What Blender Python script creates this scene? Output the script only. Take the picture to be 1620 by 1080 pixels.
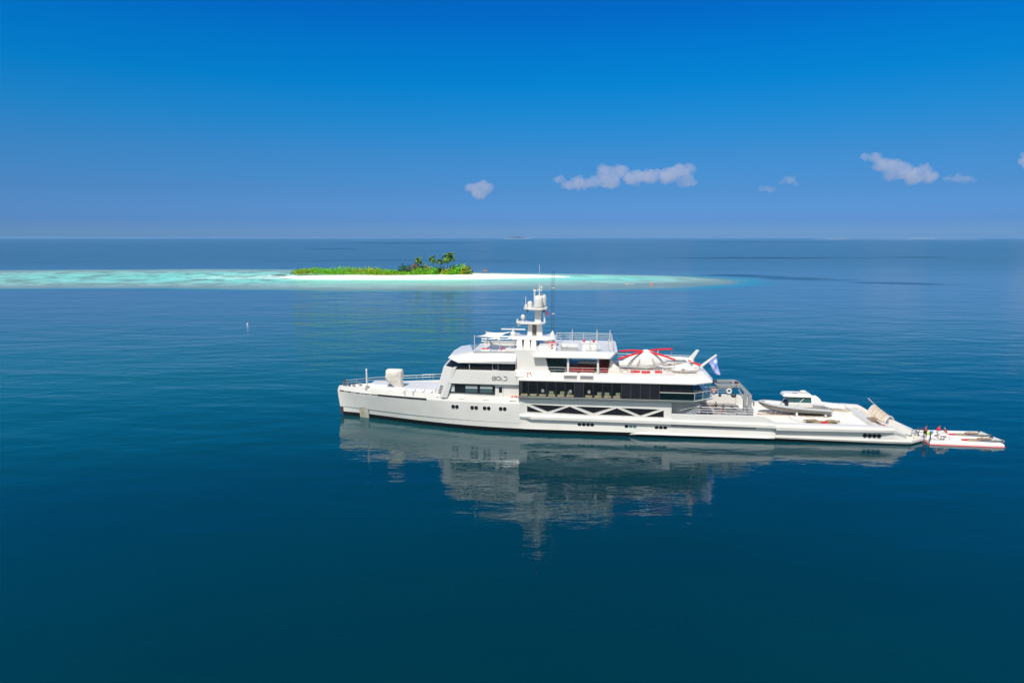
import bpy, bmesh, math, random
from mathutils import Vector, Matrix, noise
R = math.radians
random.seed(11)
for o in list(bpy.data.objects):
    bpy.data.objects.remove(o)
scene = bpy.context.scene
C = scene.collection

# ------------------------------------------------------------------ camera
CAM_H = 27.65
cd = bpy.data.cameras.new('camera'); cam = bpy.data.objects.new('camera', cd); C.objects.link(cam)
cd.sensor_width = 36; cd.lens = 24; cd.clip_start = 0.5; cd.clip_end = 250000
cam.location = (0, 0, CAM_H)
cam.rotation_euler = (R(90) - math.atan(164.5 / 1080), 0, 0)
scene.camera = cam

# ------------------------------------------------------------------ sky, sun, exposure
SUN_EL, SUN_AZ = 54, 200        # azimuth clockwise from +Y: behind the camera, a little to the left
w = bpy.data.worlds.new("World"); scene.world = w; w.use_nodes = True
nt = w.node_tree; nt.nodes.clear()
out = nt.nodes.new('ShaderNodeOutputWorld'); bg = nt.nodes.new('ShaderNodeBackground')
sky = nt.nodes.new('ShaderNodeTexSky'); sky.sky_type = 'NISHITA'; sky.sun_disc = False
sky.sun_elevation = R(SUN_EL); sky.sun_rotation = R(SUN_AZ); sky.altitude = 0; sky.air_density = 1.0; sky.dust_density = 0.6; sky.ozone_density = 3
tc = nt.nodes.new('ShaderNodeTexCoord'); sx = nt.nodes.new('ShaderNodeSeparateXYZ')
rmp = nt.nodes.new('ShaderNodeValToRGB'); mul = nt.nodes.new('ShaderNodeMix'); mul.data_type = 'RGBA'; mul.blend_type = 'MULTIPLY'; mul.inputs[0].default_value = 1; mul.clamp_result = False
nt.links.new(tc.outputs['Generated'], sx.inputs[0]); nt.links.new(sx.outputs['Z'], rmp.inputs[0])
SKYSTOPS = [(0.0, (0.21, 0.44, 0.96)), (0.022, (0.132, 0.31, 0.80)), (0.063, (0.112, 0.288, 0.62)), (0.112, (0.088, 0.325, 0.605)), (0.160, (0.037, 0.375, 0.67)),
            (0.205, (0.006, 0.40, 0.735)), (0.249, (0.003, 0.392, 0.78)), (0.288, (0.004, 0.342, 0.80)), (0.60, (0.01, 0.34, 0.70)), (0.80, (2.4, 1.6, 1.0)), (1.0, (2.8, 1.8, 1.05))]  # top stops brightened overhead, added as neutral fill for shaded faces
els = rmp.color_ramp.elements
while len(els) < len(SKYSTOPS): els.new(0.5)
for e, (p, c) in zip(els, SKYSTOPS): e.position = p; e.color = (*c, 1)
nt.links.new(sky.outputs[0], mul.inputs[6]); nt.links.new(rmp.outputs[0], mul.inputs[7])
rear_fill = nt.nodes.new('ShaderNodeMix'); rear_fill.data_type = 'RGBA'; rear_fill.clamp_result = False  # paler sky behind the camera, added as fill on the yacht's near side
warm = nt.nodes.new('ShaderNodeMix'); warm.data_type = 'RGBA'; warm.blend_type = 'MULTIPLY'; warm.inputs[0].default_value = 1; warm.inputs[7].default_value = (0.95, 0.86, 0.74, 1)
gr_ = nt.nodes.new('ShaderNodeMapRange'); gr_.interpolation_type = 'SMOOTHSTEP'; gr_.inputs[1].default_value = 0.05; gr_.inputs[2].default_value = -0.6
nt.links.new(sx.outputs['Y'], gr_.inputs[0]); nt.links.new(gr_.outputs[0], rear_fill.inputs[0]); nt.links.new(sky.outputs[0], warm.inputs[6])
nt.links.new(mul.outputs[2], rear_fill.inputs[6]); nt.links.new(warm.outputs[2], rear_fill.inputs[7])
nt.links.new(rear_fill.outputs[2], bg.inputs[0]); bg.inputs[1].default_value = 0.15
nt.links.new(bg.outputs[0], out.inputs[0])
sd = bpy.data.lights.new('sun', 'SUN'); sd.energy = 4.2; sd.angle = R(0.53); sd.color = (1, 0.955, 0.875)
so = bpy.data.objects.new('sun', sd); C.objects.link(so)
az = R(SUN_AZ); el = R(SUN_EL)
sdir = Vector((math.sin(az) * math.cos(el), math.cos(az) * math.cos(el), math.sin(el)))
so.rotation_euler = sdir.to_track_quat('Z', 'Y').to_euler(); so.location = (0, 0, 200)
vs = scene.view_settings; vs.view_transform = 'Standard'; vs.look = 'None'; vs.exposure = 0; vs.gamma = 1
scene.cycles.volume_bounces = 8

HAZE_D = 3.4e-5
# ------------------------------------------------------------------ materials
def mat(name, col, rough=0.5, metal=0.0, spec=0.5, var=0.0, vscale=1.0, bump=0.0, bscale=5.0, coat=0.0, vcol=None, emit=None):
    m = bpy.data.materials.new(name); m.use_nodes = True
    t = m.node_tree; b = t.nodes['Principled BSDF']
    b.inputs['Base Color'].default_value = (*col, 1); b.inputs['Roughness'].default_value = rough
    b.inputs['Metallic'].default_value = metal; b.inputs['Specular IOR Level'].default_value = spec
    b.inputs['Coat Weight'].default_value = coat
    tcn = t.nodes.new('ShaderNodeTexCoord')
    if var > 0 or vcol:
        n = t.nodes.new('ShaderNodeTexNoise'); n.inputs['Scale'].default_value = vscale; n.inputs['Detail'].default_value = 5
        t.links.new(tcn.outputs['Object'], n.inputs['Vector'])
        mx = t.nodes.new('ShaderNodeMix'); mx.data_type = 'RGBA'
        c2 = vcol if vcol else tuple(max(0, c * (1 - var)) for c in col)
        mx.inputs[6].default_value = (*col, 1); mx.inputs[7].default_value = (*c2, 1)
        mr = t.nodes.new('ShaderNodeMapRange'); mr.inputs[1].default_value = 0.38; mr.inputs[2].default_value = 0.64
        t.links.new(n.outputs['Fac'], mr.inputs[0]); t.links.new(mr.outputs[0], mx.inputs[0])
        t.links.new(mx.outputs[2], b.inputs['Base Color'])
    if bump > 0:
        n2 = t.nodes.new('ShaderNodeTexNoise'); n2.inputs['Scale'].default_value = bscale; n2.inputs['Detail'].default_value = 4
        t.links.new(tcn.outputs['Object'], n2.inputs['Vector'])
        bp = t.nodes.new('ShaderNodeBump'); bp.inputs['Strength'].default_value = 1; bp.inputs['Distance'].default_value = bump
        t.links.new(n2.outputs['Fac'], bp.inputs['Height']); t.links.new(bp.outputs[0], b.inputs['Normal'])
    return m
PAINT = mat('paint_white', (0.74, 0.72, 0.68), 0.28, var=0.05, vscale=0.35, coat=0.2)
HULLP = mat('paint_hull', (0.74, 0.715, 0.67), 0.25, var=0.07, vscale=0.3, bump=0.01, bscale=0.35, coat=0.2)
GREYP = mat('paint_grey', (0.42, 0.43, 0.44), 0.35, var=0.08)
DECKW = mat('deck_white', (0.80, 0.79, 0.75), 0.6, var=0.05, vscale=0.8)
BOOT = mat('paint_black', (0.008, 0.008, 0.009), 0.35)
BLACK = mat('black_trim', (0.012, 0.012, 0.014), 0.5, spec=0.2)
STEEL = mat('steel', (0.62, 0.62, 0.62), 0.3, metal=0.7)
RAILM = mat('rail_white', (0.56, 0.56, 0.55), 0.35)
CRANE = mat('crane_grey', (0.30, 0.32, 0.33), 0.45, var=0.2, vscale=3)
GREYD = mat('louvre_grey', (0.20, 0.20, 0.21), 0.5)
DARK = mat('dark_grey', (0.05, 0.05, 0.055), 0.5, var=0.2)
FABRIC = mat('fabric_offwhite', (0.76, 0.70, 0.63), 0.9, spec=0.1, var=0.08, vscale=1.5, bump=0.12, bscale=1.3)
FABW = mat('fabric_white', (0.80, 0.79, 0.76), 0.85, spec=0.15, var=0.05, vscale=1.5, bump=0.06, bscale=1.4)
STRAP = mat('strap_grey', (0.36, 0.33, 0.31), 0.8)
RED = mat('red_fabric', (0.72, 0.01, 0.025), 0.6, var=0.15, vscale=4)
ORANGE = mat('orange', (0.85, 0.13, 0.03), 0.5)
TEAK = mat('teak', (0.50, 0.36, 0.26), 0.7, var=0.25, vscale=3)
TEAKP = mat('teak_pale', (0.66, 0.56, 0.44), 0.7, var=0.2, vscale=3)
BEIGE = mat('beige', (0.55, 0.47, 0.36), 0.8, var=0.3, vscale=4)
CREAM = mat('cream', (0.76, 0.71, 0.61), 0.7, var=0.1)
BROWNM = mat('mat_brown', (0.42, 0.30, 0.20), 0.8, var=0.4, vscale=5)
NET = mat('net_brown', (0.36, 0.29, 0.17), 0.9, var=0.5, vscale=6, bump=0.15, bscale=8)
SOFA = mat('sofa_green', (0.45, 0.55, 0.38), 0.8)
SOFAY = mat('sofa_sand', (0.75, 0.66, 0.38), 0.8)
TENDG = mat('tender_hull', (0.24, 0.215, 0.19), 0.45, var=0.15, vscale=1.2)
TUBEG = mat('tender_tube', (0.45, 0.46, 0.48), 0.5)
SKIN = mat('skin', (0.45, 0.25, 0.16), 0.6)
HAIR = mat('hair', (0.02, 0.014, 0.01), 0.7)
NAVY = mat('navy_cloth', (0.02, 0.025, 0.05), 0.8)
GREYJ = mat('hood_grey', (0.50, 0.52, 0.50), 0.4)
WCLOTH = mat('white_cloth', (0.75, 0.75, 0.74), 0.8)
MAROON = mat('maroon_cloth', (0.30, 0.008, 0.012), 0.8, var=0.4, vscale=3)
LIME = mat('lime', (0.5, 0.75, 0.02), 0.5)
BLUEP = mat('blue_plastic', (0.05, 0.2, 0.6), 0.4)
LETTER = mat('letter_grey', (0.12, 0.12, 0.125), 0.4)

def glassy(name, tint, trans, rough=0.03):
    m = bpy.data.materials.new(name); m.use_nodes = True; t = m.node_tree; t.nodes.clear()
    o = t.nodes.new('ShaderNodeOutputMaterial'); fr = t.nodes.new('ShaderNodeFresnel'); gm = t.nodes.new('ShaderNodeNewGeometry'); mi_ = t.nodes.new('ShaderNodeMapRange')
    mi_.inputs[3].default_value = 1.45; mi_.inputs[4].default_value = 1 / 1.45; t.links.new(gm.outputs['Backfacing'], mi_.inputs[0]); t.links.new(mi_.outputs[0], fr.inputs[0])
    tr = t.nodes.new('ShaderNodeBsdfTransparent'); tr.inputs[0].default_value = (*trans, 1)
    df = t.nodes.new('ShaderNodeBsdfDiffuse'); df.inputs[0].default_value = (*tint, 1)
    a = t.nodes.new('ShaderNodeMixShader'); a.inputs[0].default_value = 0.08
    gl = t.nodes.new('ShaderNodeBsdfGlossy'); gl.inputs[1].default_value = rough
    mx = t.nodes.new('ShaderNodeMixShader')
    t.links.new(tr.outputs[0], a.inputs[1]); t.links.new(df.outputs[0], a.inputs[2])
    t.links.new(fr.outputs[0], mx.inputs[0]); t.links.new(a.outputs[0], mx.inputs[1]); t.links.new(gl.outputs[0], mx.inputs[2])
    t.links.new(mx.outputs[0], o.inputs[0]); return m
GLASS = mat('glass_dark', (0.012, 0.013, 0.016), 0.06, spec=0.55)
TGLASS = glassy('glass_tinted', (0.012, 0.012, 0.014), (0.88, 0.88, 0.88))
TEALG = glassy('glass_teal', (0.01, 0.06, 0.07), (0.35, 0.6, 0.6))
CLEARG = glassy('glass_clear', (0.1, 0.3, 0.45), (0.55, 0.8, 0.9))
OPAQ = mat('glass_opaque', (0.02, 0.019, 0.024), 0.10, spec=0.5, var=0.3, vscale=0.9)

# ------------------------------------------------------------------ mesh builder
class MB:
    def __init__(s): s.v = []; s.f = []
    def add(s, vs_, fs):
        n = len(s.v); s.v += [tuple(v) for v in vs_]; s.f += [tuple(i + n for i in f) for f in fs]; return s
    def box(s, a0, a1, b0, b1, c0, c1):
        vs_ = [(x, y, z) for z in (c0, c1) for y in (b0, b1) for x in (a0, a1)]
        return s.add(vs_, [(0, 2, 3, 1), (4, 5, 7, 6), (0, 1, 5, 4), (2, 6, 7, 3), (0, 4, 6, 2), (1, 3, 7, 5)])
    def loft(s, rings, cap=True, closed=True):
        n = len(rings[0]); vs_ = [p for r in rings for p in r]; fs = []
        for i in range(len(rings) - 1):
            for j in range(n if closed else n - 1):
                k = (j + 1) % n
                fs.append((i * n + j, i * n + k, (i + 1) * n + k, (i + 1) * n + j))
        if cap: fs += [tuple(range(n - 1, -1, -1)), tuple((len(rings) - 1) * n + j for j in range(n))]
        return s.add(vs_, fs)
    def plan(s, pts, z0, z1, top=None):
        top = top or pts
        return s.loft([[(x, y, z0) for x, y in pts], [(x, y, z1) for x, y in top]])
    def side(s, pts, y0, y1):
        return s.loft([[(x, y0, z) for x, z in pts], [(x, y1, z) for x, z in pts]])
    def tube(s, pts, r, n=6, cap=True):
        pts = [Vector(p) for p in pts]; rs = r if isinstance(r, (list, tuple)) else [r] * len(pts); rings = []
        up = Vector((0, 0, 1))
        for i, p in enumerate(pts):
            d = (pts[min(i + 1, len(pts) - 1)] - pts[max(i - 1, 0)])
            d = d.normalized() if d.length > 1e-9 else Vector((1, 0, 0))
            u = up if abs(d.z) < 0.95 else Vector((0, 1, 0))
            a = d.cross(u).normalized(); b = d.cross(a)
            rings.append([p + (a * math.cos(t) + b * math.sin(t)) * rs[i] for t in [2 * math.pi * k / n for k in range(n)]])
        return s.loft(rings, cap)
    def lathe(s, c, prof, n=20):
        rings = [[(c[0] + r * math.cos(t), c[1] + r * math.sin(t), c[2] + z) for t in [2 * math.pi * k / n for k in range(n)]] for r, z in prof]
        return s.loft(rings)
    def torus(s, c, r1, r2, axis='y', n=18, m=8, a0=0, a1=360):
        rings = []; full = (a1 - a0) >= 360; cnt = n if full else n + 1
        for i in range(cnt):
            t = R(a0 + (a1 - a0) * i / n)
            ring = []
            for j in range(m):
                q = 2 * math.pi * j / m; rr = r1 + r2 * math.cos(q); h = r2 * math.sin(q)
                p = (rr * math.cos(t), h, rr * math.sin(t)) if axis == 'y' else (rr * math.cos(t), rr * math.sin(t), h)
                ring.append((c[0] + p[0], c[1] + p[1], c[2] + p[2]))
            rings.append(ring)
        if full: rings.append(rings[0])
        return s.loft(rings, cap=not full)
    def ell(s, c, r, n=14, m=9):
        rings = []
        for i in range(m + 1):
            a = math.pi * i / m - math.pi / 2; k = max(math.cos(a), 0.02)
            rings.append([(c[0] + r[0] * k * math.cos(t), c[1] + r[1] * k * math.sin(t), c[2] + r[2] * math.sin(a)) for t in [2 * math.pi * j / n for j in range(n)]])
        return s.loft(rings)
    def build(s, name, m, parent=None, smooth=False, bevel=0.0, ang=35):
        me = bpy.data.meshes.new(name); me.from_pydata(s.v, [], s.f)
        bm = bmesh.new(); bm.from_mesh(me)
        bmesh.ops.remove_doubles(bm, verts=bm.verts, dist=1e-5)
        bmesh.ops.recalc_face_normals(bm, faces=bm.faces); bm.to_mesh(me); bm.free()
        o = bpy.data.objects.new(name, me); C.objects.link(o); me.materials.append(m)
        if smooth:
            me.polygons.foreach_set('use_smooth', [True] * len(me.polygons))
            try: me.set_sharp_from_angle(angle=R(ang))
            except Exception: pass
        if bevel > 0:
            b = o.modifiers.new('bevel', 'BEVEL'); b.width = bevel; b.segments = 2; b.limit_method = 'ANGLE'; b.angle_limit = R(30)
        if parent: o.parent = parent
        return o

# ship frame: s runs bow to stern, y to the far side, z up
SO = (-26.925, 104.68); SA = R(-6.708); SZ = -0.35
def s2w(s, y, z=0.0):
    return Vector((SO[0] + s * math.cos(SA) - y * math.sin(SA), SO[1] + s * math.sin(SA) + y * math.cos(SA), z + SZ))
def tag(o, label=None, cat=None, group=None, kind=None):
    if label: o['label'] = label
    if cat: o['category'] = cat
    if group: o['group'] = group
    if kind: o['kind'] = kind
    return o
def thing(name, label, cat, loc, rot=0.0, group=None, world=False):
    o = bpy.data.objects.new(name, None); C.objects.link(o); o.empty_display_size = 0.3
    o.location = loc if world else s2w(*loc); o.rotation_euler = (0, 0, (0 if world else SA) + rot)
    return tag(o, label, cat, group)
def copy_tree(o, parent=None):
    c = o.copy(); C.objects.link(c); c.parent = parent
    for ch in list(o.children): copy_tree(ch, c)
    return c
def single(mb, name, m, label, cat, loc, rot=0.0, group=None, world=False, **k):
    o = mb.build(name, m, None, **k); o.location = loc if world else s2w(*loc); o.rotation_euler = (0, 0, (0 if world else SA) + rot)
    return tag(o, label, cat, group)
def both(pts):      # near-side half plan -> full closed outline
    return [(s, y) for s, y in pts] + [(s, -y) for s, y in reversed(pts) if abs(y) > 1e-6]

# ================================================================== SEA
def water_mat(name, reef=False):
    m = bpy.data.materials.new(name); m.use_nodes = True; t = m.node_tree; b = t.nodes['Principled BSDF']
    N = t.nodes.new; L = t.links.new
    g = N('ShaderNodeNewGeometry')
    def nz(scale, sxyz, detail=3, rough=0.5, rot=0, off=(0, 0, 0)):
        mp = N('ShaderNodeMapping'); mp.inputs['Scale'].default_value = sxyz; mp.inputs['Rotation'].default_value = (0, 0, R(rot)); mp.inputs['Location'].default_value = off
        L(g.outputs['Position'], mp.inputs[0])
        n = N('ShaderNodeTexNoise'); n.inputs['Scale'].default_value = scale; n.inputs['Detail'].default_value = detail; n.inputs['Roughness'].default_value = rough
        L(mp.outputs[0], n.inputs['Vector']); return n.outputs['Fac']
    def rng(x, a, b_, c=0.0, d=1.0):
        r = N('ShaderNodeMapRange'); r.interpolation_type = 'SMOOTHSTEP'
        r.inputs[1].default_value = a; r.inputs[2].default_value = b_; r.inputs[3].default_value = c; r.inputs[4].default_value = d
        L(x, r.inputs[0]); return r.outputs[0]
    def mth(op, a, b_=None):
        n = N('ShaderNodeMath'); n.operation = op
        for i, x in enumerate((a, b_)):
            if x is None: continue
            if isinstance(x, (int, float)): n.inputs[i].default_value = x
            else: L(x, n.inputs[i])
        return n.outputs[0]
    sp = N('ShaderNodeSeparateXYZ'); L(g.outputs['Position'], sp.inputs[0])
    # breeze patches: a calm pool round the ship, rippled water beyond
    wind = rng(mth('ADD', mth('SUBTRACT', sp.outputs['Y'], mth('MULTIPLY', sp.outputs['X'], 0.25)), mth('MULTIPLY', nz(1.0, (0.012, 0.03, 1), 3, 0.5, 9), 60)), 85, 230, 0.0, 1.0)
    ripple_streak = mth('MULTIPLY', rng(nz(1.0, (0.003, 0.026, 1), 4, 0.55, 3), 0.60, 0.72), 0.5)           # rippled streaks, darkened in the base colour below
    ripple_streak2 = rng(nz(1.0, (0.0012, 0.007, 1), 4, 0.55, -2, (3.3, 7.1, 0)), 0.60, 0.72)
    sl = mth('MAXIMUM', ripple_streak, ripple_streak2)
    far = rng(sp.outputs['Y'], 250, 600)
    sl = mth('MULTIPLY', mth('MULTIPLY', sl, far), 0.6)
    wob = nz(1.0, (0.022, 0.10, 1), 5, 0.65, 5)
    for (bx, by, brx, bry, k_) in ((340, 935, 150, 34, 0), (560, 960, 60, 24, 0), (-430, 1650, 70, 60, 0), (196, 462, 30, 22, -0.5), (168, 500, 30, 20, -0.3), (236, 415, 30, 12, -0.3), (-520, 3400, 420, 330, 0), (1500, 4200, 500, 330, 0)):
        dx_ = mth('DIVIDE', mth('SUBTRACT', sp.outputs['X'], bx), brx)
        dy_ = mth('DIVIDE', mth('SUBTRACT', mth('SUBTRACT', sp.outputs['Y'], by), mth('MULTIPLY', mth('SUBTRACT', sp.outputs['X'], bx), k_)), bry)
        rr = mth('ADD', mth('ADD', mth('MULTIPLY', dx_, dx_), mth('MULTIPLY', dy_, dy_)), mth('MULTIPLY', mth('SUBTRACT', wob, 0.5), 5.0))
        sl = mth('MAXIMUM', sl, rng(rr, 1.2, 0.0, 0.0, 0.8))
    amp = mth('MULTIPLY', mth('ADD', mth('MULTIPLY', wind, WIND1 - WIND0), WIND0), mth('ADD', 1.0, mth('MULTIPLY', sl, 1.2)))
    h1 = nz(1.0, (0.10, 0.22, 1), 3, 0.45, 12)        # metres-long swell
    h2 = nz(1.0, (0.42, 1.1, 1), 3, 0.5, 7)
    h3 = nz(1.0, (1.3, 3.4, 1), 2, 0.5, 10)
    h0 = nz(1.0, (0.028, 0.065, 1), 4, 0.5, 16)
    hs = mth('ADD', mth('ADD', mth('MULTIPLY', h1, 0.12), mth('MULTIPLY', h2, 0.020)), mth('ADD', mth('MULTIPLY', h3, 0.008), mth('MULTIPLY', h0, 0.24)))
    lee = mth('MULTIPLY', rng(sp.outputs['Y'], 190, 330), rng(sp.outputs['Y'], 700, 500))      # smoother water in the lee of the reef
    hh = mth('MULTIPLY', mth('MULTIPLY', hs, amp), mth('SUBTRACT', 1.0, mth('MULTIPLY', lee, 0.6)))
    bp = N('ShaderNodeBump'); bp.inputs['Strength'].default_value = 1; bp.inputs['Distance'].default_value = WAVE
    L(hh, bp.inputs['Height']); L(bp.outputs[0], b.inputs['Normal'])
    # the body of the water, with some sky reflection put into its colour
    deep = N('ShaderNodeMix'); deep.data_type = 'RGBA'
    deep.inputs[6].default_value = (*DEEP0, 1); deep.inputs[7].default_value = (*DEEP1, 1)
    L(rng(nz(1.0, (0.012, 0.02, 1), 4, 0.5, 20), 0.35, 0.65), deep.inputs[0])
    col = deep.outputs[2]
    dk = N('ShaderNodeMix'); dk.data_type = 'RGBA'; dk.inputs[7].default_value = (0.0, 0.02, 0.06, 1)  # darker streak base stands in for reflection of the deeper blue sky
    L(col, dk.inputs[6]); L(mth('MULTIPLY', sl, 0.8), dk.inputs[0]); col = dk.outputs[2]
    rip = N('ShaderNodeMix'); rip.data_type = 'RGBA'; rf = N('ShaderNodeMix'); rf.data_type = 'RGBA'; rf.inputs[6].default_value = (*RIP_SKY, 1); rf.inputs[7].default_value = (0.046, 0.112, 0.152, 1)  # rippled and far base lightened, low-sky reflection painted into the colour
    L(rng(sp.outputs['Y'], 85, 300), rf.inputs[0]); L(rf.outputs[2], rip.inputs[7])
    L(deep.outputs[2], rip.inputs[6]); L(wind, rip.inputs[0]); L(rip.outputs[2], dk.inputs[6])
    b.inputs['IOR'].default_value = 1.36; b.inputs['Specular Tint'].default_value = (0.58, 1.0, 1.0, 1)
    rough = mth('ADD', rng(sp.outputs['Y'], 90, 900, 0.02, ROUGHFAR), mth('MULTIPLY', sl, 0.16))
    if reef:
        at = N('ShaderNodeAttribute'); at.attribute_name = 'shoal'
        mot = nz(1.0, (0.02, 0.03, 1), 6, 0.62, 4)
        f = mth('ADD', at.outputs['Fac'], mth('MULTIPLY', mth('SUBTRACT', mot, 0.5), 0.22))
        cr = N('ShaderNodeValToRGB'); els = cr.color_ramp.elements
        st = [(0.0, None), (0.08, (0.0, 0.24, 0.33)), (0.16, (0.13, 0.22, 0.26)), (0.27, (0.22, 0.33, 0.33)), (0.38, (0.27, 0.50, 0.46)), (0.62, (0.20, 0.68, 0.57)), (0.88, (0.50, 0.86, 0.74)), (1.0, (0.9, 0.92, 0.86))]
        st[0] = (0.0, (0.01, 0.08, 0.12))
        while len(els) < len(st): els.new(0.5)
        for e, (p, c) in zip(els, st): e.position = p; e.color = (*c, 1)
        L(f, cr.inputs[0])
        # coral heads and seagrass mottling on the flat
        mot2 = rng(nz(1.0, (0.055, 0.05, 1), 6, 0.72, 0, (9, 2, 0)), 0.46, 0.58)
        mk = N('ShaderNodeMix'); mk.data_type = 'RGBA'; mk.inputs[7].default_value = (0.15, 0.26, 0.25, 1)
        L(cr.outputs[0], mk.inputs[6])
        av = N('ShaderNodeAttribute'); av.attribute_name = 'coral'
        L(mth('MULTIPLY', mth('MULTIPLY', mot2, 0.9), av.outputs['Fac']), mk.inputs[0])
        blend = rng(at.outputs['Fac'], 0.0, 0.09)
        fin = N('ShaderNodeMix'); fin.data_type = 'RGBA'; L(blend, fin.inputs[0]); L(col, fin.inputs[6]); L(mk.outputs[2], fin.inputs[7])
        col = fin.outputs[2]
        ir = N('ShaderNodeMapRange'); ir.inputs[1].default_value = 0.03; ir.inputs[2].default_value = 0.13; ir.inputs[3].default_value = 0.5; ir.inputs[4].default_value = 0.04
        L(at.outputs['Fac'], ir.inputs[0]); L(ir.outputs[0], b.inputs['Specular IOR Level'])
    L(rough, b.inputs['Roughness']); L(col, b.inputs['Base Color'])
    if reef:      # shallow water scatters back most of the light from the sand below
        df = N('ShaderNodeBsdfDiffuse'); L(col, df.inputs[0]); ms = N('ShaderNodeMixShader')
        L(rng(at.outputs['Fac'], 0.03, 0.16, 0.0, 0.62), ms.inputs[0]); L(b.outputs[0], ms.inputs[1]); L(df.outputs[0], ms.inputs[2])
        L(ms.outputs[0], t.nodes['Material Output'].inputs[0])
    return m
WIND0, WIND1, WAVE, ROUGHFAR = 0.80, 3.4, 1.0, 0.22
DEEP0, DEEP1, RIP_SKY = (0.0, 0.026, 0.041), (0.0, 0.033, 0.048), (0.002, 0.108, 0.116)
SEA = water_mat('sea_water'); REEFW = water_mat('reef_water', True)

REEF_C = (-215, 487); REEF_A, REEF_B = 345, 112
def reef_r(th):
    n = 0.035 * math.sin(3 * th + 1) + 0.03 * math.sin(5 * th) + 0.015 * math.sin(11 * th + 2)
    return 1 + n * (0.4 + 0.6 * abs(math.sin(th)))
def reef_pt(th, k):
    c, s_ = math.cos(th), math.sin(th)
    p = 2 / 2.3
    x = math.copysign(abs(c) ** p, c) * REEF_A; y = math.copysign(abs(s_) ** p, s_) * REEF_B
    if c > 0.75: y *= 1
    r = reef_r(th) * k
    return (REEF_C[0] + x * r, REEF_C[1] + y * r - max(0, x * k) * 0.16)
mb = MB(); NT = 220; ks = [1.13, 1.08, 1.02, 1.0, 0.96, 0.9, 0.82, 0.72, 0.6, 0.45, 0.3, 0.15]
rings = [[(*reef_pt(2 * math.pi * i / NT, k), 0.008) for i in range(NT)] for k in ks]
mb.loft(rings, cap=False); nb = len(mb.v); mb.v.append((REEF_C[0], REEF_C[1], 0.008))
mb.f += [(nb - NT + i, nb - NT + (i + 1) % NT, nb) for i in range(NT)]
reef = mb.build('lagoon', REEFW); tag(reef, kind='structure')
at = reef.data.attributes.new('shoal', 'FLOAT', 'POINT'); ac = reef.data.attributes.new('coral', 'FLOAT', 'POINT')
def seg_d(x, y, pts):
    best = 1e9
    for (x0, y0), (x1, y1) in zip(pts, pts[1:]):
        dx, dy = x1 - x0, y1 - y0; t = max(0, min(1, ((x - x0) * dx + (y - y0) * dy) / (dx * dx + dy * dy)))
        best = min(best, math.hypot((x - x0 - t * dx), (y - y0 - t * dy) * 1.6))
    return best
SPINE = [(-170, 487), (-60, 484), (40, 484), (85, 470)]
for i, v in enumerate(reef.data.vertices):
    x, y = v.co.x, v.co.y
    # radius ratio: invert by search
    th = math.atan2((y - REEF_C[1]) / REEF_B, (x - REEF_C[0]) / REEF_A)
    k = ks[min(i // NT, len(ks) - 1)] if i < nb else 0.0
    base = max(0, (1.13 - k)) / 0.13 * 0.12 if k > 1.0 else 0.17 + (1 - k) * 0.62
    d = seg_d(x, y, SPINE); near = max(0, 1 - d / 95) ** 1.2
    val = min(base, 0.55) + near * 0.5 * min(1, base / 0.3)
    at.data[i].value = min(val, 1.0)
    ac.data[i].value = max(0.12, min(1.0, (-(x) - 60) / 120)) if k < 1.02 else 0
    if k > 0.8 and k < 1.02: ac.data[i].value = max(ac.data[i].value, 0.6)

bm = bmesh.new(); ringsr = [0, 60, 130, 260, 600, 1500, 4000, 12000, 30000, 70000]
prev = None
for r in ringsr:
    if r == 0: cur = [bm.verts.new((0, 100, 0))]
    else: cur = [bm.verts.new((r * math.cos(2 * math.pi * k / 64), 100 + r * math.sin(2 * math.pi * k / 64), 0)) for k in range(64)]
    if prev:
        for k in range(64):
            a, b_ = cur[k], cur[(k + 1) % 64]
            if len(prev) == 1: bm.faces.new((prev[0], a, b_))
            else: bm.faces.new((prev[k], a, b_, prev[(k + 1) % 64]))
    prev = cur
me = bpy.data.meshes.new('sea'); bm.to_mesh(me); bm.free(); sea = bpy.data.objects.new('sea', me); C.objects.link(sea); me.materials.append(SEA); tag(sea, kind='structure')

# ================================================================== ISLAND
SAND = mat('sand', (0.86, 0.83, 0.76), 0.95, spec=0.1, var=0.08, vscale=0.05, vcol=(0.78, 0.75, 0.66))
def bank(name, outline_fn, H, m, n=96):
    mb = MB(); rings = []
    for k, h in ((1.0, -0.6), (0.97, 0.08), (0.9, 0.35), (0.75, 0.7), (0.5, 0.95), (0.2, 1.0)):
        rings.append([(*outline_fn(2 * math.pi * i / n, k), h * H) for i in range(n)])
    mb.loft(rings); return mb.build(name, m, smooth=True)
def sand_fn(th, k):
    c, s_ = math.cos(th), math.sin(th)
    x = -60 + 104 * c * k; w_ = 35 * (1 - 0.42 * max(0, c) ** 2) * (1 + 0.08 * math.sin(4 * th))
    cy = 487 + 3 * math.sin(c * 2.2) - 3 * max(0, c)
    return (x, cy + (w_ + 5 * math.sin(2 * th)) * s_ * abs(s_) ** 0.0 * k)
tag(bank('sandbank', sand_fn, 1.6, SAND), kind='structure')

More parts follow.
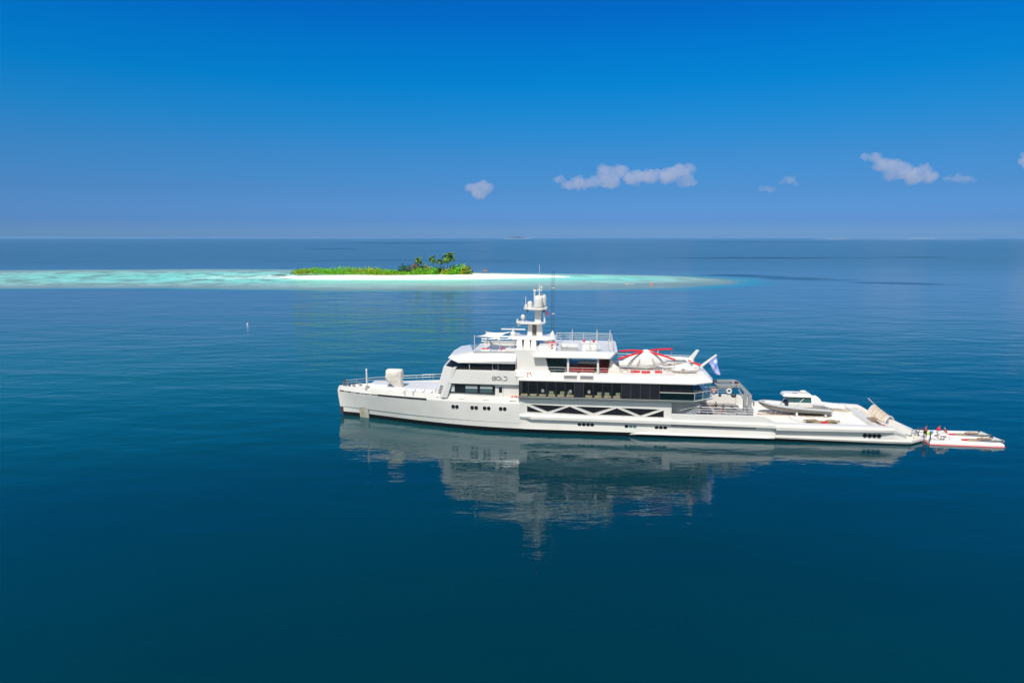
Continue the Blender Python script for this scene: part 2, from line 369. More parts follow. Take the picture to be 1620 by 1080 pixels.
def leafmat(name, c, c2):
    m = mat(name, c, 0.6, spec=0.2, vcol=c2, vscale=0.25)
    return m
LEAFB = leafmat('leaf_bright', (0.22, 0.60, 0.0), (0.09, 0.34, 0.002))
LEAFY = leafmat('leaf_olive', (0.40, 0.42, 0.004), (0.14, 0.28, 0.006))
LEAFD = leafmat('leaf_dark', (0.04, 0.14, 0.012), (0.015, 0.06, 0.008))
LEAFP = leafmat('leaf_palm', (0.14, 0.26, 0.012), (0.04, 0.12, 0.01))
LEAFR = leafmat('leaf_dry', (0.30, 0.17, 0.08), (0.16, 0.10, 0.05))
BARK = mat('bark', (0.22, 0.17, 0.12), 0.9, var=0.3)
def leaves(mb, c, r, n, size, flat=0.5, rnd=random):
    for _ in range(n):
        while True:
            d = Vector((rnd.uniform(-1, 1), rnd.uniform(-1, 1), rnd.uniform(-0.15, 1)))
            if 0.35 < d.length < 1: break
        p = Vector((c[0] + d.x * r[0], c[1] + d.y * r[1], c[2] + d.z * r[2]))
        nrm = (Vector((d.x, d.y, d.z + flat)) + Vector((rnd.gauss(0, .5), rnd.gauss(0, .5), rnd.gauss(0, .5)))).normalized()
        a = nrm.orthogonal().normalized(); a.rotate(Matrix.Rotation(rnd.uniform(0, 6.28), 3, nrm)); b = nrm.cross(a)
        s_ = size * rnd.uniform(0.5, 1.3)
        mb.add([p - a * s_, p + b * s_ * 0.55, p + a * s_, p - b * s_ * 0.55], [(0, 1, 2, 3)])
def bush(name, x, y, z, r, h, m, label, n=380, group='shrubs on the sand island', sub=5):
    t = thing(name, label, 'shrub', (x, y, z), 0, group, world=True)
    st = MB(); cr = MB()
    for k in range(sub):
        a = 6.28 * k / sub + random.random(); q = r * random.uniform(0.25, 0.6)
        cx, cy = q * math.cos(a), q * math.sin(a); hh = h * random.uniform(0.6, 1.0)
        st.tube([(0, 0, -0.3), (cx * 0.4, cy * 0.4, hh * 0.35), (cx, cy, hh * 0.7)], [0.18, 0.12, 0.05], 5)
        leaves(cr, (cx, cy, hh * 0.15), (r * 0.62, r * 0.62, hh * 0.85), n // sub, 0.42 + 0.05 * r)
    st.build('trunk', BARK, t); cr.build('crown', m, t); return t
# low creeping scrub, far too dense to count
sc = MB(); scy = MB()
def veg_top(x):
    return 480 + 3
for _ in range(15000):
    u = random.random(); x = -158 + 128 * u
    half = (6 + 16 * math.sin(math.pi * min(1, u * 1.2 + 0.06)) ** 0.5)
    y = 500 + 6 * math.sin(u * 7) + random.uniform(-1, 1) * half * 0.95
    ph = 1.4 + 1.7 * noise.noise(Vector((x * 0.06, y * 0.08, 1))) + 0.7 * noise.noise(Vector((x * .3, y * .3, 4)))
    edge = 1 - abs((y - 500 - 6 * math.sin(u * 7)) / half); hgt = (max(0.3, ph) * (1.5 if x < -95 else 1.0) + (1.2 if x < -95 else 0.6)) * min(1, edge * 3 + 0.15) + 1.0
    z = hgt * random.uniform(0.55, 1.05)
    tgt = scy if noise.noise(Vector((x * 0.05, y * 0.12, 9))) + 0.25 * random.gauss(0, 1) + (0.35 if edge < 0.12 else -0.05) > 0.12 + 0.25 * (x < -120) else sc
    leaves(tgt, (x, y, z), (0.7, 0.7, 0.5), 1, 0.55, 1.5)
    if random.random() < 0.5: leaves(tgt, (x, y, z * 0.6), (0.9, 0.9, 0.6), 1, 0.6, 1.0)
o = sc.build('green_scrub', LEAFB); tag(o, 'bright green creeping scrub covering the sand island', 'scrub', kind='stuff')
o = scy.build('olive_scrub', LEAFY); tag(o, 'olive and yellowish scrub patches on the sand island', 'scrub', kind='stuff')
BL = [(-92, 492, 4.2, 3.4, LEAFY, 'low olive bush on the left half of the island'),
      (-80, 489, 4.0, 3.6, LEAFB, 'low bright bush near the middle of the island'),
      (-72, 497, 5.0, 5.2, LEAFD, 'dark rounded bush just left of the dry bush'),
      (-64.5, 501, 4.6, 7.0, LEAFR, 'dry reddish brown bush standing above the green scrub'),
      (-60, 493, 4.6, 4.2, LEAFB, 'bright bush left of the leftmost palm'),
      (-56, 500, 4.8, 6.6, LEAFY, 'tall olive bush behind the leftmost palm'),
      (-50, 491, 4.2, 4.0, LEAFB, 'bright low bush right of the leftmost palm'),
      (-46, 499, 5.2, 5.0, LEAFD, 'dark bush between the leftmost palm and the palm group'),
      (-40, 493, 4.6, 3.8, LEAFY, 'olive bush at the foot of the second palm'),
      (-35, 500, 4.8, 5.0, LEAFD, 'dark bush behind the palm group'),
      (-38, 489, 3.6, 3.0, LEAFB, 'small bright bush in front of the palm group')]
for x, y, r, h, m, lab in BL: bush('shrub', x - 6, y - 2, 0.6, r * 1.3, h * 1.7, m, lab, 620)
bush('shrub', -39, 492, 0.8, 6.6, 10.6, LEAFB, 'tall bright green bush at the right end of the island', 760)
bush('shrub', -34, 489, 0.8, 5.0, 9.4, LEAFY, 'yellow green bush at the far right end by open sand', 420)
bush('shrub', -33, 499, 0.8, 4.6, 8.4, LEAFD, 'darker bush behind the far right end of the greenery', 380)
def palm(x, y, h, lean, r, label, n=19):
    t = thing('palm_tree', label, 'palm', (x, y, 0.8), 0, 'palms on the sand island', world=True)
    tr = MB(); pts = [(lean * (k / 6) ** 1.6, 0.3 * math.sin(k), h * k / 6) for k in range(7)]
    tr.tube(pts, [0.38 - 0.035 * k for k in range(7)], 7); tr.build('trunk', BARK, t, smooth=True)
    cr = MB(); top = Vector(pts[-1])
    for i in range(n):
        a = 2.4 * i + random.uniform(-.2, .2); el_ = random.uniform(-0.45, 1.35); L_ = r * random.uniform(0.8, 1.1)
        p = top.copy(); prev_ = None; e = el_
        for k in range(8):
            d = Vector((math.cos(a) * math.cos(e), math.sin(a) * math.cos(e), math.sin(e)))
            wd = 0.95 * math.sin(math.pi * (k + 0.6) / 8.6) * (0.7 + 0.08 * r); sd_ = Vector((-math.sin(a), math.cos(a), 0)); dn = Vector((0, 0, -0.45 * wd))
            cur = (p + sd_ * wd + dn, p.copy(), p - sd_ * wd + dn)
            if prev_:
                cr.add([*prev_, *cur], [(0, 1, 4, 3)] + ([(1, 2, 5, 4)]))
            prev_ = cur; p = p + d * (L_ / 8); e -= 0.24
    cr.build('crown', LEAFP, t); return t
palm(-68, 494, 10.8, 0.5, 4.9, 'slender palm standing apart at the left of the palms')
palm(-56.5, 495, 12.0, -0.8, 4.9, 'second palm from the left rising above the scrub')
palm(-51.5, 495, 10.2, -0.6, 4.4, 'short palm between the second palm and the tallest palm', 16)
palm(-46.5, 492, 13.4, 1.0, 7.4, 'tallest and broadest palm on the island', 38)
# little shelter on the open sand
t = thing('beach_shelter', 'small brown beach shelter on the white sand right of the greenery', 'shelter', (-19.5, 500, 1.2), 0, world=True)
pm = MB()
for sx_ in (-2, 2):
    for sy_ in (-1.5, 1.5): MB().tube([(sx_, sy_, -0.4), (sx_, sy_, 2.3)], 0.09).build('post', BARK, t)
MB().loft([[(-2.6, -2, 2.3), (2.6, -2, 2.3), (2.6, 2, 2.3), (-2.6, 2, 2.3)], [(-0.8, -0.4, 3.1), (0.8, -0.4, 3.1), (0.8, 0.4, 3.1), (-0.8, 0.4, 3.1)]]).build('roof', LEAFR, t)
# dark rock in the shallows at the left
rk = MB(); rk.ell((0, 0, 0), (6, 4, 0.5), 18, 6)
o = rk.build('rock', mat('rock', (0.05, 0.09, 0.09), 0.9, var=0.4), smooth=True); o.location = (-172, 505, 0.05); tag(o, 'low dark rock in the shallows left of the sandbank', 'rock')
# two small floats by the near reef edge, one out at sea
def float_buoy(x, y, m, label, s_=0.6):
    t = thing('buoy', label, 'buoy', (x, y, 0), 0, 'small floats on the water', world=True)
    MB().ell((0, 0, 0.1 * s_), (s_, s_, s_ * 0.7)).build('float', m, t, smooth=True)
    MB().tube([(0, 0, 0.5 * s_), (0, 0, 2.0 * s_)], 0.1 * s_).build('mast', m, t)
float_buoy(-85.5, 219, WCLOTH, 'small white float alone on open water left of the yacht', 0.28)
float_buoy(82.5, 404, ORANGE, 'orange float at the near edge of the reef right of the mast', 0.9)
# canoe with a paddler near the reef edge
t = thing('kayak', 'pale kayak paddling along the near edge of the reef', 'kayak', (70.5, 410, 0), R(4), world=True)
MB().loft([[(x, b_ * w_, z) for b_, z in ((-1, .28), (-.7, -.05), (.7, -.05), (1, .28))] for x, w_ in ((-3, .03), (-1.8, .38), (0, .5), (1.8, .38), (3, .03))]).build('hull', CREAM, t, smooth=True)
MB().torus((0.2, 0, 0.3), 0.45, 0.06, 'z').build('coaming', ORANGE, t, smooth=True)

# far islets on the horizon
FARG = mat('far_green', (0.03, 0.07, 0.04), 0.9, var=0.4, vscale=0.02)
def islet(x, y, wd, h, sandw, name='islet', veg=True, lab=None):
    mb = MB(); n = 24
    mb.loft([[(sandw * k * math.cos(6.283 * i / n), sandw * 0.3 * k * math.sin(6.283 * i / n), z) for i in range(n)] for k, z in ((1, -2), (0.96, 1.5), (0.6, 4))])
    o = mb.build(name, SAND, smooth=True); o.location = (x, y, 0); tag(o, kind='structure')
    if veg:
        v = MB()
        for i in range(14):
            a = (i + 0.5) / 14 * 2 - 1
            v.ell((a * wd, random.uniform(-20, 20), 2), (wd * 0.13, wd * 0.13, h * (1 - a * a * 0.6) * random.uniform(0.6, 1.05)), 10, 6)
        g = v.build('islet_forest', FARG, smooth=True); g.location = (x, y, 0)
        tag(g, lab, 'forest', kind='stuff')
islet(90, 16000, 200, 48, 300, lab='dark tree cover on the horizon islet above the mast')
islet(330, 17500, 120, 10, 200, lab='faint tree cover just right of the horizon islet above the mast')
islet(8450, 18000, 150, 20, 260, lab='faint tree cover on the horizon islet far to the right')
islet(11000, 18500, 260, 14, 420, veg=False)
mb = MB(); mb.box(-1150, 1150, -60, 60, -1, 1.2); o = mb.build('sandbar', SAND); o.location = (5350, 9600, 0); tag(o, kind='structure')

# ================================================================== CLOUDS
def cloud_mat(dens):
    m = bpy.data.materials.new('cloud_vapour'); m.use_nodes = True; t = m.node_tree; t.nodes.clear()
    o = t.nodes.new('ShaderNodeOutputMaterial'); v = t.nodes.new('ShaderNodeVolumePrincipled')
    v.inputs['Color'].default_value = (0.98, 0.91, 0.95, 1); v.inputs['Density'].default_value = dens; v.inputs['Anisotropy'].default_value = 0.1
    t.links.new(v.outputs[0], o.inputs['Volume']); return m
CLM = cloud_mat(0.0016); CLT = cloud_mat(0.0011)
CD = 15000.0
def cloud(puffs, label, m=CLM, vox=18):
    rnd = random.Random(len(puffs) * 7 + int(puffs[0][0]))
    k = CD / 1080; mbc = MB(); cx = sum(p[0] for p in puffs) / len(puffs)
    for (px, py, r) in puffs:
        for j in range(7):
            a = rnd.uniform(0, 6.28); q = r * rnd.uniform(0.0, 0.62); rr = r * rnd.uniform(0.45, 0.78)
            X = (px - cx + q * math.cos(a)) * k; Z = (376 - py + q * abs(math.sin(a)) * 0.8 - r * 0.15) * k; Y = rnd.uniform(-1, 1) * r * k * 0.7
            mbc.ell((X, Y, Z), (rr * k, rr * k, rr * k * 0.8), 14, 9)
    o = mbc.build('cloud', m); o.location = ((cx - 810) * k, CD, CAM_H)
    rm = o.modifiers.new('r', 'REMESH'); rm.mode = 'VOXEL'; rm.voxel_size = vox
    tx = bpy.data.textures.new('c', 'CLOUDS'); tx.noise_scale = 95; tx.noise_depth = 5
    d = o.modifiers.new('d', 'DISPLACE'); d.texture = tx; d.strength = 165; d.mid_level = 0.5; d.texture_coords = 'LOCAL'
    tag(o, label, 'cloud', 'small clouds low over the horizon'); return o
cloud([(748, 300, 11), (762, 298, 14), (773, 301, 11), (760, 309, 16)], 'small square puff of cloud left of the long cloud')
cloud([(882, 287, 9), (895, 295, 13), (915, 294, 16), (935, 290, 14), (955, 276, 16), (975, 276, 14), (960, 290, 18), (1000, 286, 16), (1025, 284, 18), (1050, 282, 18), (1070, 276, 17), (1080, 272, 13), (1075, 290, 16), (1092, 292, 8)], 'longest cloud, a lumpy bank above the yacht mast')
cloud([(1352, 255, 9), (1367, 256, 13), (1382, 266, 17), (1400, 268, 17), (1412, 278, 18), (1439, 274, 13), (1455, 285, 14), (1430, 287, 18), (1395, 284, 14)], 'big lumpy cloud at the right of the sky')
cloud([(1484, 286, 8), (1497, 286, 10), (1512, 288, 9), (1521, 288, 6)], 'flat thin cloud just right of the big lumpy cloud', CLT)
cloud([(1612, 250, 13), (1616, 259, 19), (1632, 262, 24)], 'cloud cut by the right edge of the picture')
cloud([(1239, 288, 10), (1229, 292, 6), (1248, 293, 7)], 'tiny faint puff between the long cloud and the big lumpy cloud', CLT)
cloud([(1199, 301, 6), (1208, 302, 7)], 'faintest small wisp low left of the tiny puff', CLT)

# ================================================================== YACHT
Y = thing('yacht', 'long white exploration yacht with dark glass decks anchored before the island', 'yacht', (0, 0, 0))
def lerp(a, b_, t): return a + (b_ - a) * t
def interp(x, pts):
    if x <= pts[0][0]: return pts[0][1]
    for (a, u), (b_, v) in zip(pts, pts[1:]):
        if x <= b_: return lerp(u, v, (x - a) / (b_ - a))
    return pts[-1][1]
def stem(z): return interp(z, [(-2, 0.55), (1.7, 0.35), (1.78, -0.08), (3, -0.27), (4.4, -0.42), (4.6, -0.40), (5.1, -0.12), (6, 0.2)])
def hb(s, z):
    mx = interp(z, [(-1.2, 5.9), (0.6, 6.65), (4.4, 6.8), (5.6, 6.4)]); p = interp(z, [(0, 2.6), (4.4, 2.25)]); L_ = interp(z, [(0, 33), (4.4, 34)])
    u = max(0, min(1, (s - stem(z)) / L_)); g_ = interp(z, [(0.6, 1.38), (4.4, 1.0)]); u = u ** g_; return 0.06 + (mx - 0.06) * (1 - (1 - u) ** p)
def boot_z(s): return interp(s, [(0, 0.98), (40, 0.98), (60, 0.8), (85, 0.5)])
US = [0, .004, .012, .025, .045, .07, .1, .14, .18, .23, .28, .34, .4, .47, .54, .62, .7, .78, .86, .93, 1]
def strip(levels, s_end, nside=True):
    """levels: functions s->(halfbreadth, z); both sides of the hull"""
    m = MB()
    for sg in (-1, 1):
        m.loft([[(s, sg * h, z) for (s, h, z) in row] for row in levels], cap=False, closed=False)
    return m
def lev(zf, end, off=0.0, start=None):
    row = []
    for u in US:
        z0 = zf(0) if callable(zf) else zf
        s0 = stem(z0) if start is None else start
        s = s0 + u * (end - s0); z = zf(s) if callable(zf) else zf
        row.append((s, hb(s, z) + off, z))
    return row
bul = lambda s: interp(s, [(-.2, 5.1), (4, 5.2), (10, 5.35), (17, 5.36), (29, 5.5)])
kn = lambda s: interp(s, [(-.4, 4.3), (4, 4.32), (10, 4.42), (29, 4.6)])
m = strip([lev(-1.2, 29), lev(0.2, 29), lev(boot_z, 29)], 29); 
# after body black bottom
sec = lambda s, pts: [(s, h, z) for h, z in pts]
def body(stations):
    m_ = MB()
    for sg in (-1, 1):
        m_.loft([[(s, sg * h, z) for h, z in pts] for s, pts in stations], cap=False, closed=False)
    return m_
mm = body([(29, [(hb(29, -1.2), -1.2), (hb(29, .98), .98)]), (40, [(6.2, -1.2), (6.68, .98)]), (60, [(6.2, -1.2), (6.65, .8)]), (78, [(6.0, -1.2), (6.5, .57)]), (81.7, [(5.9, -1.2), (6.4, .52)]), (84.2, [(3.6, -1.2), (4.5, .52)])])
m.add(mm.v, mm.f)
m.add([(84.2, -4.5, .52), (84.2, 4.5, .52), (84.2, 3.6, -1.2), (84.2, -3.6, -1.2)], [(0, 1, 2, 3)])
hull_boot = m.build('boot_stripe', BOOT, Y, smooth=True)
inn = [(s, h - 0.28 if h > .35 else h * .25, z) for s, h, z in lev(bul, 29)]
inn2 = [(s, h - 0.36 if h > .45 else h * .22, 4.9) for s, h, z in lev(bul, 29)]
m = strip([lev(boot_z, 29), lev(1.72, 29), lev(1.78, 29), lev(3.0, 29), lev(3.8, 29), lev(kn, 29)], 29)
m2 = strip([lev(kn, 29), lev(lambda s: kn(s) + 0.12, 29), lev(bul, 29), inn, inn2], 29); m.add(m2.v, m2.f)
def taperlev(pts): return pts
mid = [(29.0, [(hb(29, .98), .98), (hb(29, 1.7), 1.7), (hb(29, 2.4), 2.4), (hb(29, 2.5), 2.5), (hb(29, 2.9), 2.87), (hb(29, 3.1), 3.15), (6.72, 5.2)]),
       (29.9, [(6.70, .98), (6.55, 1.72), (6.60, 2.4), (6.80, 2.55), (7.02, 2.87), (6.50, 3.2), (6.5, 5.2)]),
       (30.6, [(6.70, .98), (6.60, 1.74), (6.50, 2.4), (7.02, 2.50), (7.02, 2.85), (6.46, 3.1), (6.45, 5.3)]),
       (50.2, [(6.70, .95), (6.60, 1.66), (6.50, 2.3), (7.02, 2.40), (7.02, 2.80), (6.46, 3.0), (6.45, 5.3)])]
mb_ = body(mid); m.add(mb_.v, mb_.f)
aftm = [(50.2, [(6.70, .95), (6.60, 1.66), (6.5, 2.3), (7.02, 2.40), (7.02, 2.80), (6.74, 3.0), (6.72, 3.82)]),
        (62.6, [(6.70, .80), (6.60, 1.50), (6.5, 2.2), (7.02, 2.32), (7.02, 2.70), (6.76, 2.86), (6.74, 3.78)]),
        (63.6, [(6.70, .79), (6.60, 1.50), (6.5, 2.2), (7.02, 2.30), (7.02, 2.68), (6.78, 2.86), (6.80, 3.35)]),
        (64.2, [(6.70, .78), (6.50, 1.45), (6.5, 2.1), (7.02, 2.25), (7.02, 2.62), (6.9, 2.8), (6.86, 2.86)])]
mb_ = body(aftm); m.add(mb_.v, mb_.f)
af = [(64.2, [(6.60, .78), (6.66, .98), (6.45, 1.04), (6.45, 1.85), (7.00, 2.0), (7.02, 2.42), (6.80, 2.82), (5.9, 2.86), (5.8, 2.0)]),
      (77.5, [(6.50, .58), (6.6, .86), (6.40, .92), (6.40, 1.90), (6.95, 2.12), (6.98, 2.42), (6.78, 2.82), (5.9, 2.86), (5.8, 2.0)]),
      (79.6, [(6.45, .55), (6.55, .84), (6.35, .90), (6.36, 1.85), (6.6, 2.05), (6.7, 2.4), (6.6, 2.75), (5.9, 2.78), (5.8, 2.0)]),
      (81.3, [(6.42, .53), (6.58, .84), (6.48, .93), (6.4, 1.25), (6.3, 1.6), (6.25, 1.7), (6.2, 1.8), (5.9, 1.82), (5.8, 1.7)]),
      (81.9, [(6.4, .52), (6.58, .84), (6.52, .93), (6.5, .95), (6.45, .96), (6.4, .97), (6.35, .98), (5.9, .98), (5.8, .97)])]
mb_ = body(af); m.add(mb_.v, mb_.f)
hull = m.build('hull', HULLP, Y, smooth=True, ang=14)
# stem lower notch, black
MB().plan([(-0.1, -.14), (0.42, -.16), (0.42, .16), (-0.1, .14)], 0.55, 1.74).build('stem_recess', DARK, hull)
# folding plate at the waterline
def hullquad(mbx, s0, s1, z0, z1, off=0.03, n=4):
    row = []
    for k in range(n + 1):
        s = lerp(s0, s1, k / n); row.append([(s, -(hb(s, z0) + off), z0), (s, -(hb(s, z1) + off), z1)])
    for a, b_ in zip(row, row[1:]): mbx.add([a[0], b_[0], b_[1], a[1]], [(0, 1, 2, 3)])
q = MB(); hullquad(q, 3.35, 4.95, -0.2, 2.05, 0.06); q.build('bow_plate', mat('plate', (0.55, 0.52, 0.46), 0.6, vcol=(0.36, 0.31, 0.22), vscale=1.2), hull)
q = MB()
for a, b_ in ((0.75, 3.3), (5.0, 17)):
    q.tube([(s, -(hb(s, z) + 0.004), z) for s, z in [(lerp(a, b_, k / 12), interp(lerp(a, b_, k / 12), [(0.7, 1.82), (3.3, 1.78), (17, 1.5)])) for k in range(13)]], 0.011, 4)
q.build('hull_seam', GREYP, hull)
q = MB()
for a, b_, t0, t1 in ((0.0, .75, .02, .20), (.75, 1.5, .04, .12), (1.5, 2.1, .02, .17), (2.1, 3.0, .06, .12), (3.1, 3.8, .02, .16), (3.95, 4.3, .05, .13), (4.3, 5.6, .05, .13), (5.8, 7.0, .04, .15), (7.0, 15.05, -.02, .22)):
    n = 14
    for k in range(n):
        s0, s1 = lerp(a, b_, k / n), lerp(a, b_, (k + 1) / n)
        P_ = []
        for s, dz in ((s0, t0), (s1, t0), (s1, t1), (s0, t1)):
            z = kn(s) + dz - 0.04; P_.append((s, -(hb(s, z) + 0.03), z))
        q.add(P_, [(0, 1, 2, 3)])
q.build('fairlead_slot', BLACK, hull)
# small fairleads in the bulwark
for s in (17.0, 20.6, 24.2, 28.0):
    f = MB(); f.box(s - .48, s + .48, -hb(s, 5.0) - .07, -hb(s, 5.0) + .02, 4.93, 5.0); f.build('fairlead', PAINT if s < 27 else STRAP, hull)
# lower spray chine
q = MB(); q.loft([[(s, -6.6, .62), (s, -7.0 + d, .80), (s, -7.0 + d, .86), (s, -6.6, 1.12)] for s, d in ((44.5, .4), (46, .08), (63.2, .08), (64.0, .3))]); q.build('spray_rail', HULLP, hull)

def port(s, y, z, r=0.24, pale_port=False):  # flag picks a grey frame and teal pane
    p = MB()
    p.loft([[(s + rr * math.cos(t), -(y + o_), z + rr * math.sin(t)) for t in [6.2832 * k / 18 for k in range(18)]] for rr, o_ in ((r * 1.25, -.06), (r * 1.25, .05), (r, .05), (r * .96, .0))])
    fr_ = p.build('porthole', GREYP if pale_port else DARK, hull, smooth=True)
    g = MB(); g.loft([[(s + rr * math.cos(t), -(y + o_), z + rr * math.sin(t)) for t in [6.2832 * k / 18 for k in range(18)]] for rr, o_ in ((r, -.02), (r * .98, .055))]); g.build('pane', TEALG if pale_port else GLASS, fr_)
for s in (19.17, 19.75, 22.05, 22.65, 23.9, 24.5, 26.25, 26.84): port(s, hb(s, 3.75) + .0, 3.72 + (s - 19) * .01, 0.22)
for s in (37.5, 38.1, 38.7, 39.28): port(s, 6.56, 1.84, .22)
for i, s in enumerate((44.07, 44.66, 45.22)): port(s, 6.56, 1.77, .22, i > 0)
for s in (48.23, 48.82, 49.41): port(s, 6.56, 1.72, .22)
for s in (75.96, 76.57, 77.17, 77.77): port(s, 6.42, 1.52, .23)
# truss window band
def sidepoly(pts, y, th, name, m, par, cam_=1):
    p = MB(); p.side(pts, y, y + th); return p.build(name, m, par)
TRI = [[(29.8, 4.49), (29.82, 3.53), (32.3, 3.5)], [(30.4, 4.61), (35.5, 4.51), (33.0, 3.62)], [(36.08, 4.45), (33.65, 3.49), (38.8, 3.36)], [(36.86, 4.5), (42.03, 4.48), (39.43, 3.6)],
       [(42.67, 4.4), (40.15, 3.4), (45.29, 3.37)], [(43.37, 4.47), (48.53, 4.42), (45.98, 3.46)], [(49.13, 4.28), (49.16, 3.31), (46.68, 3.34)]]
for tr_ in TRI:
    w_ = sidepoly([(a_, b_2 - .07) for a_, b_2 in tr_], -6.49, .03, 'truss_window', GLASS, Y)
    cxm = sum(p[0] for p in tr_) / 3; czm = sum(p[1] for p in tr_) / 3
    fr_ = MB(); pts3 = [(cxm + (p[0] - cxm) * 1.03, -6.49, czm - .07 + (p[1] - czm) * 1.05) for p in tr_]
    fr_.tube(pts3 + [pts3[0]], 0.022, 4); fr_.build('frame', PAINT, w_)
# decks
md = []; 
for u in US: s = 0.25 + u * 28.75; md.append((s, -(max(0.05, hb(s, 5.2) - .33))))
DECKF = MB().plan(both(md), 4.7, 4.93).build('foredeck', DECKW, Y)
MB().plan([(29.1, -6.4), (50.2, -6.4), (50.2, 6.4), (29.1, 6.4)], 3.0, 5.28).build('midship_block', PAINT, Y)
MB().plan([(50.2, -6.68), (61.6, -6.68), (61.6, 6.68), (50.2, 6.68)], 2.0, 2.35).build('crane_deck', mat('deck_grey', (0.33, 0.32, 0.32), .7, var=.2, vscale=1), Y)
# deck caps of the low bulwark, both sides
for sg in (-1, 1):
    q = MB(); q.box(50.2, 62.4, min(sg * 6.74, sg * 6.35), max(sg * 6.74, sg * 6.35), 2.36, 3.80)
    q.build('bulwark', PAINT, Y, bevel=.06)
aft = MB().plan([(61.6, -6.3), (77.6, -6.3), (78.4, -6.1), (78.4, 6.1), (77.6, 6.3), (61.6, 6.3)], 1.6, 2.05).build('aft_deck', DECKW, Y)
MB().plan([(61.7, -6.70), (62.6, -6.70), (63.3, -6.3), (63.3, -4.6), (61.7, -4.6)], 2.06, 3.3).build('deck_step', DECKW, Y, bevel=.08)
q = MB(); q.side([(61.4, 2.06), (61.4, 3.7), (62.6, 3.6), (63.8, 2.84), (63.8, 2.06)], 5.8, 6.6); q.build('bulwark_end', PAINT, Y, bevel=.05)
q = MB(); q.box(72.6, 74.2, 5.72, 5.79, 2.1, 2.7); q.build('bulwark_door', CREAM, Y, bevel=.02)
q = MB(); q.tube([(72.6, 5.7, 2.1), (72.6, 5.7, 2.72), (74.2, 5.7, 2.72), (74.2, 5.7, 2.1), (72.6, 5.7, 2.1)], .035, 4); q.build('bulwark_door_frame', STRAP, Y)
# stern
MB().plan([(78, -6.5), (81.9, -6.42), (84.3, -4.6), (84.9, 0), (84.3, 4.6), (81.9, 6.42), (78, 6.5)], .5, .95).build('swim_platform', HULLP, Y, bevel=.08)
MB().plan([(78.3, -6.2), (82, -6.1), (84.1, -4.4), (84.1, 4.4), (82, 6.1), (78.3, 6.2)], .955, .975).build('platform_teak', CREAM, Y)
q = MB(); q.side([(77.6, .9), (77.6, 2.8), (78.6, 2.8), (81.0, .97), (81.0, .9)], -6.1, -5.6); q.side([(77.6, .9), (77.6, 2.8), (78.6, 2.8), (81.0, .97)], 5.6, 6.1)
q.box(77.6, 78.6, -5.6, 5.6, .9, 2.6); q.build('transom', PAINT, Y, bevel=.06)
for yy in (-4.9, 3.9):
    st_ = MB()
    for k in range(8): st_.box(78.5 + k * .5, 79.05 + k * .5, yy - 0.5, yy + .7, .97, 2.75 - k * .22)
    st_.build('stern_stairs', CREAM, Y)
q = MB(); q.loft([[(78.3, -5.5, 2.95), (78.3, -3.9, 2.95), (78.3, -3.9, 3.1), (78.3, -5.5, 3.1)], [(82.9, -5.2, 1.15), (82.9, -3.6, 1.15), (82.9, -3.6, 1.3), (82.9, -5.2, 1.3)]]); q.build('boarding_ramp', DECKW, Y, bevel=.03)
q = MB(); q.box(-.85, .85, -.12, .12, -.02, .06)
o = single(q, 'red_towel', RED, 'red strip of cloth lying at the head of the stern stairs', 'cloth', (79.2, -5.75, 2.62)); o.rotation_euler = (0, R(22), SA)
q = MB()
for s, y in ((81.6, -5.6), (82.3, -5.2), (83.3, -4.2), (83.9, -3.3), (79.8, 4.2), (80.6, 4.4)):
    MB().lathe((s, y, .97), [(.13, 0), (.13, .45), (.19, .46), (.19, .55)], 8).build('bollard', STEEL, Y, smooth=True)
# arched teak hatch standing open over the stern
HATCH = ((79.5, -3.4, 2.55), (82.2, .2, 2.15), (80.9, -1.5, 3.0), (-1.8, .9, 1.4))
def arch_ring(A_, B_, ap, off, n=12):
    out_ = []
    for k in range(n + 1):
        t = k / n; p = A_.lerp(B_, t); h_ = math.sin(math.pi * t) ** .75; mid_ = A_.lerp(B_, .5)
        out_.append(p + (ap - mid_) * h_ + off)
    return out_
HA, HB, HP = Vector(HATCH[0]), Vector(HATCH[1]), Vector(HATCH[2]); HE = Vector(HATCH[3])
r0 = arch_ring(HA, HB, HP, Vector((0, 0, 0))); r1 = arch_ring(HA, HB, HP, HE); dn = Vector((.05, 0, -.14))
q = MB(); q.loft([[a, b_, b_ + dn, a + dn] for a, b_ in zip(r0, r1)]); hatch = q.build('stern_hatch', TEAKP, Y)
q = MB(); q.tube([p + Vector((.06, -.02, 0)) for p in r0], .12, 6); q.tube([p + Vector((-.03, 0, 0.02)) for p in r1], .07, 6); q.tube([r0[-1], r1[-1]], .09, 6); q.build('hatch_frame', PAINT, hatch, smooth=True)
q = MB()
for f in (.2, .4, .6, .8): q.tube([a.lerp(b_, f) + Vector((0, 0, .02)) for a, b_ in zip(r0, r1)], .035, 4)
q.build('hatch_rib', TEAK, hatch)
q = MB()
for k in (3, 6, 9): q.tube([r0[k] + Vector((-.3, 0, -.1)), (r0[k].x - .3, r0[k].y, 2.1)], .05, 5)
q.tube([HA + Vector((0, 0, .3)), HB + Vector((0, 0, .2))], .05, 5); q.build('hatch_strut', STEEL, hatch)
q = MB(); q.tube([r1[8], r1[8] + Vector((-1.0, .1, .95))], .075, 6); q.build('hatch_ram', STEEL, hatch)
MB().box(79.7, 80.7, -2.2, -1.2, 2.05, 3.0).build('engine_box', GREYP, Y, bevel=.1)
q = MB(); q.loft([[(77.3, -3.0, 3.0), (77.9, -3.9, 3.45), (79.3, -4.2, 2.75), (78.6, -3.2, 2.3)], [(77.3, -3.0, 3.1), (77.9, -3.9, 3.55), (79.3, -4.2, 2.85), (78.6, -3.2, 2.4)]]); q.build('deck_flap', TEAK, Y)

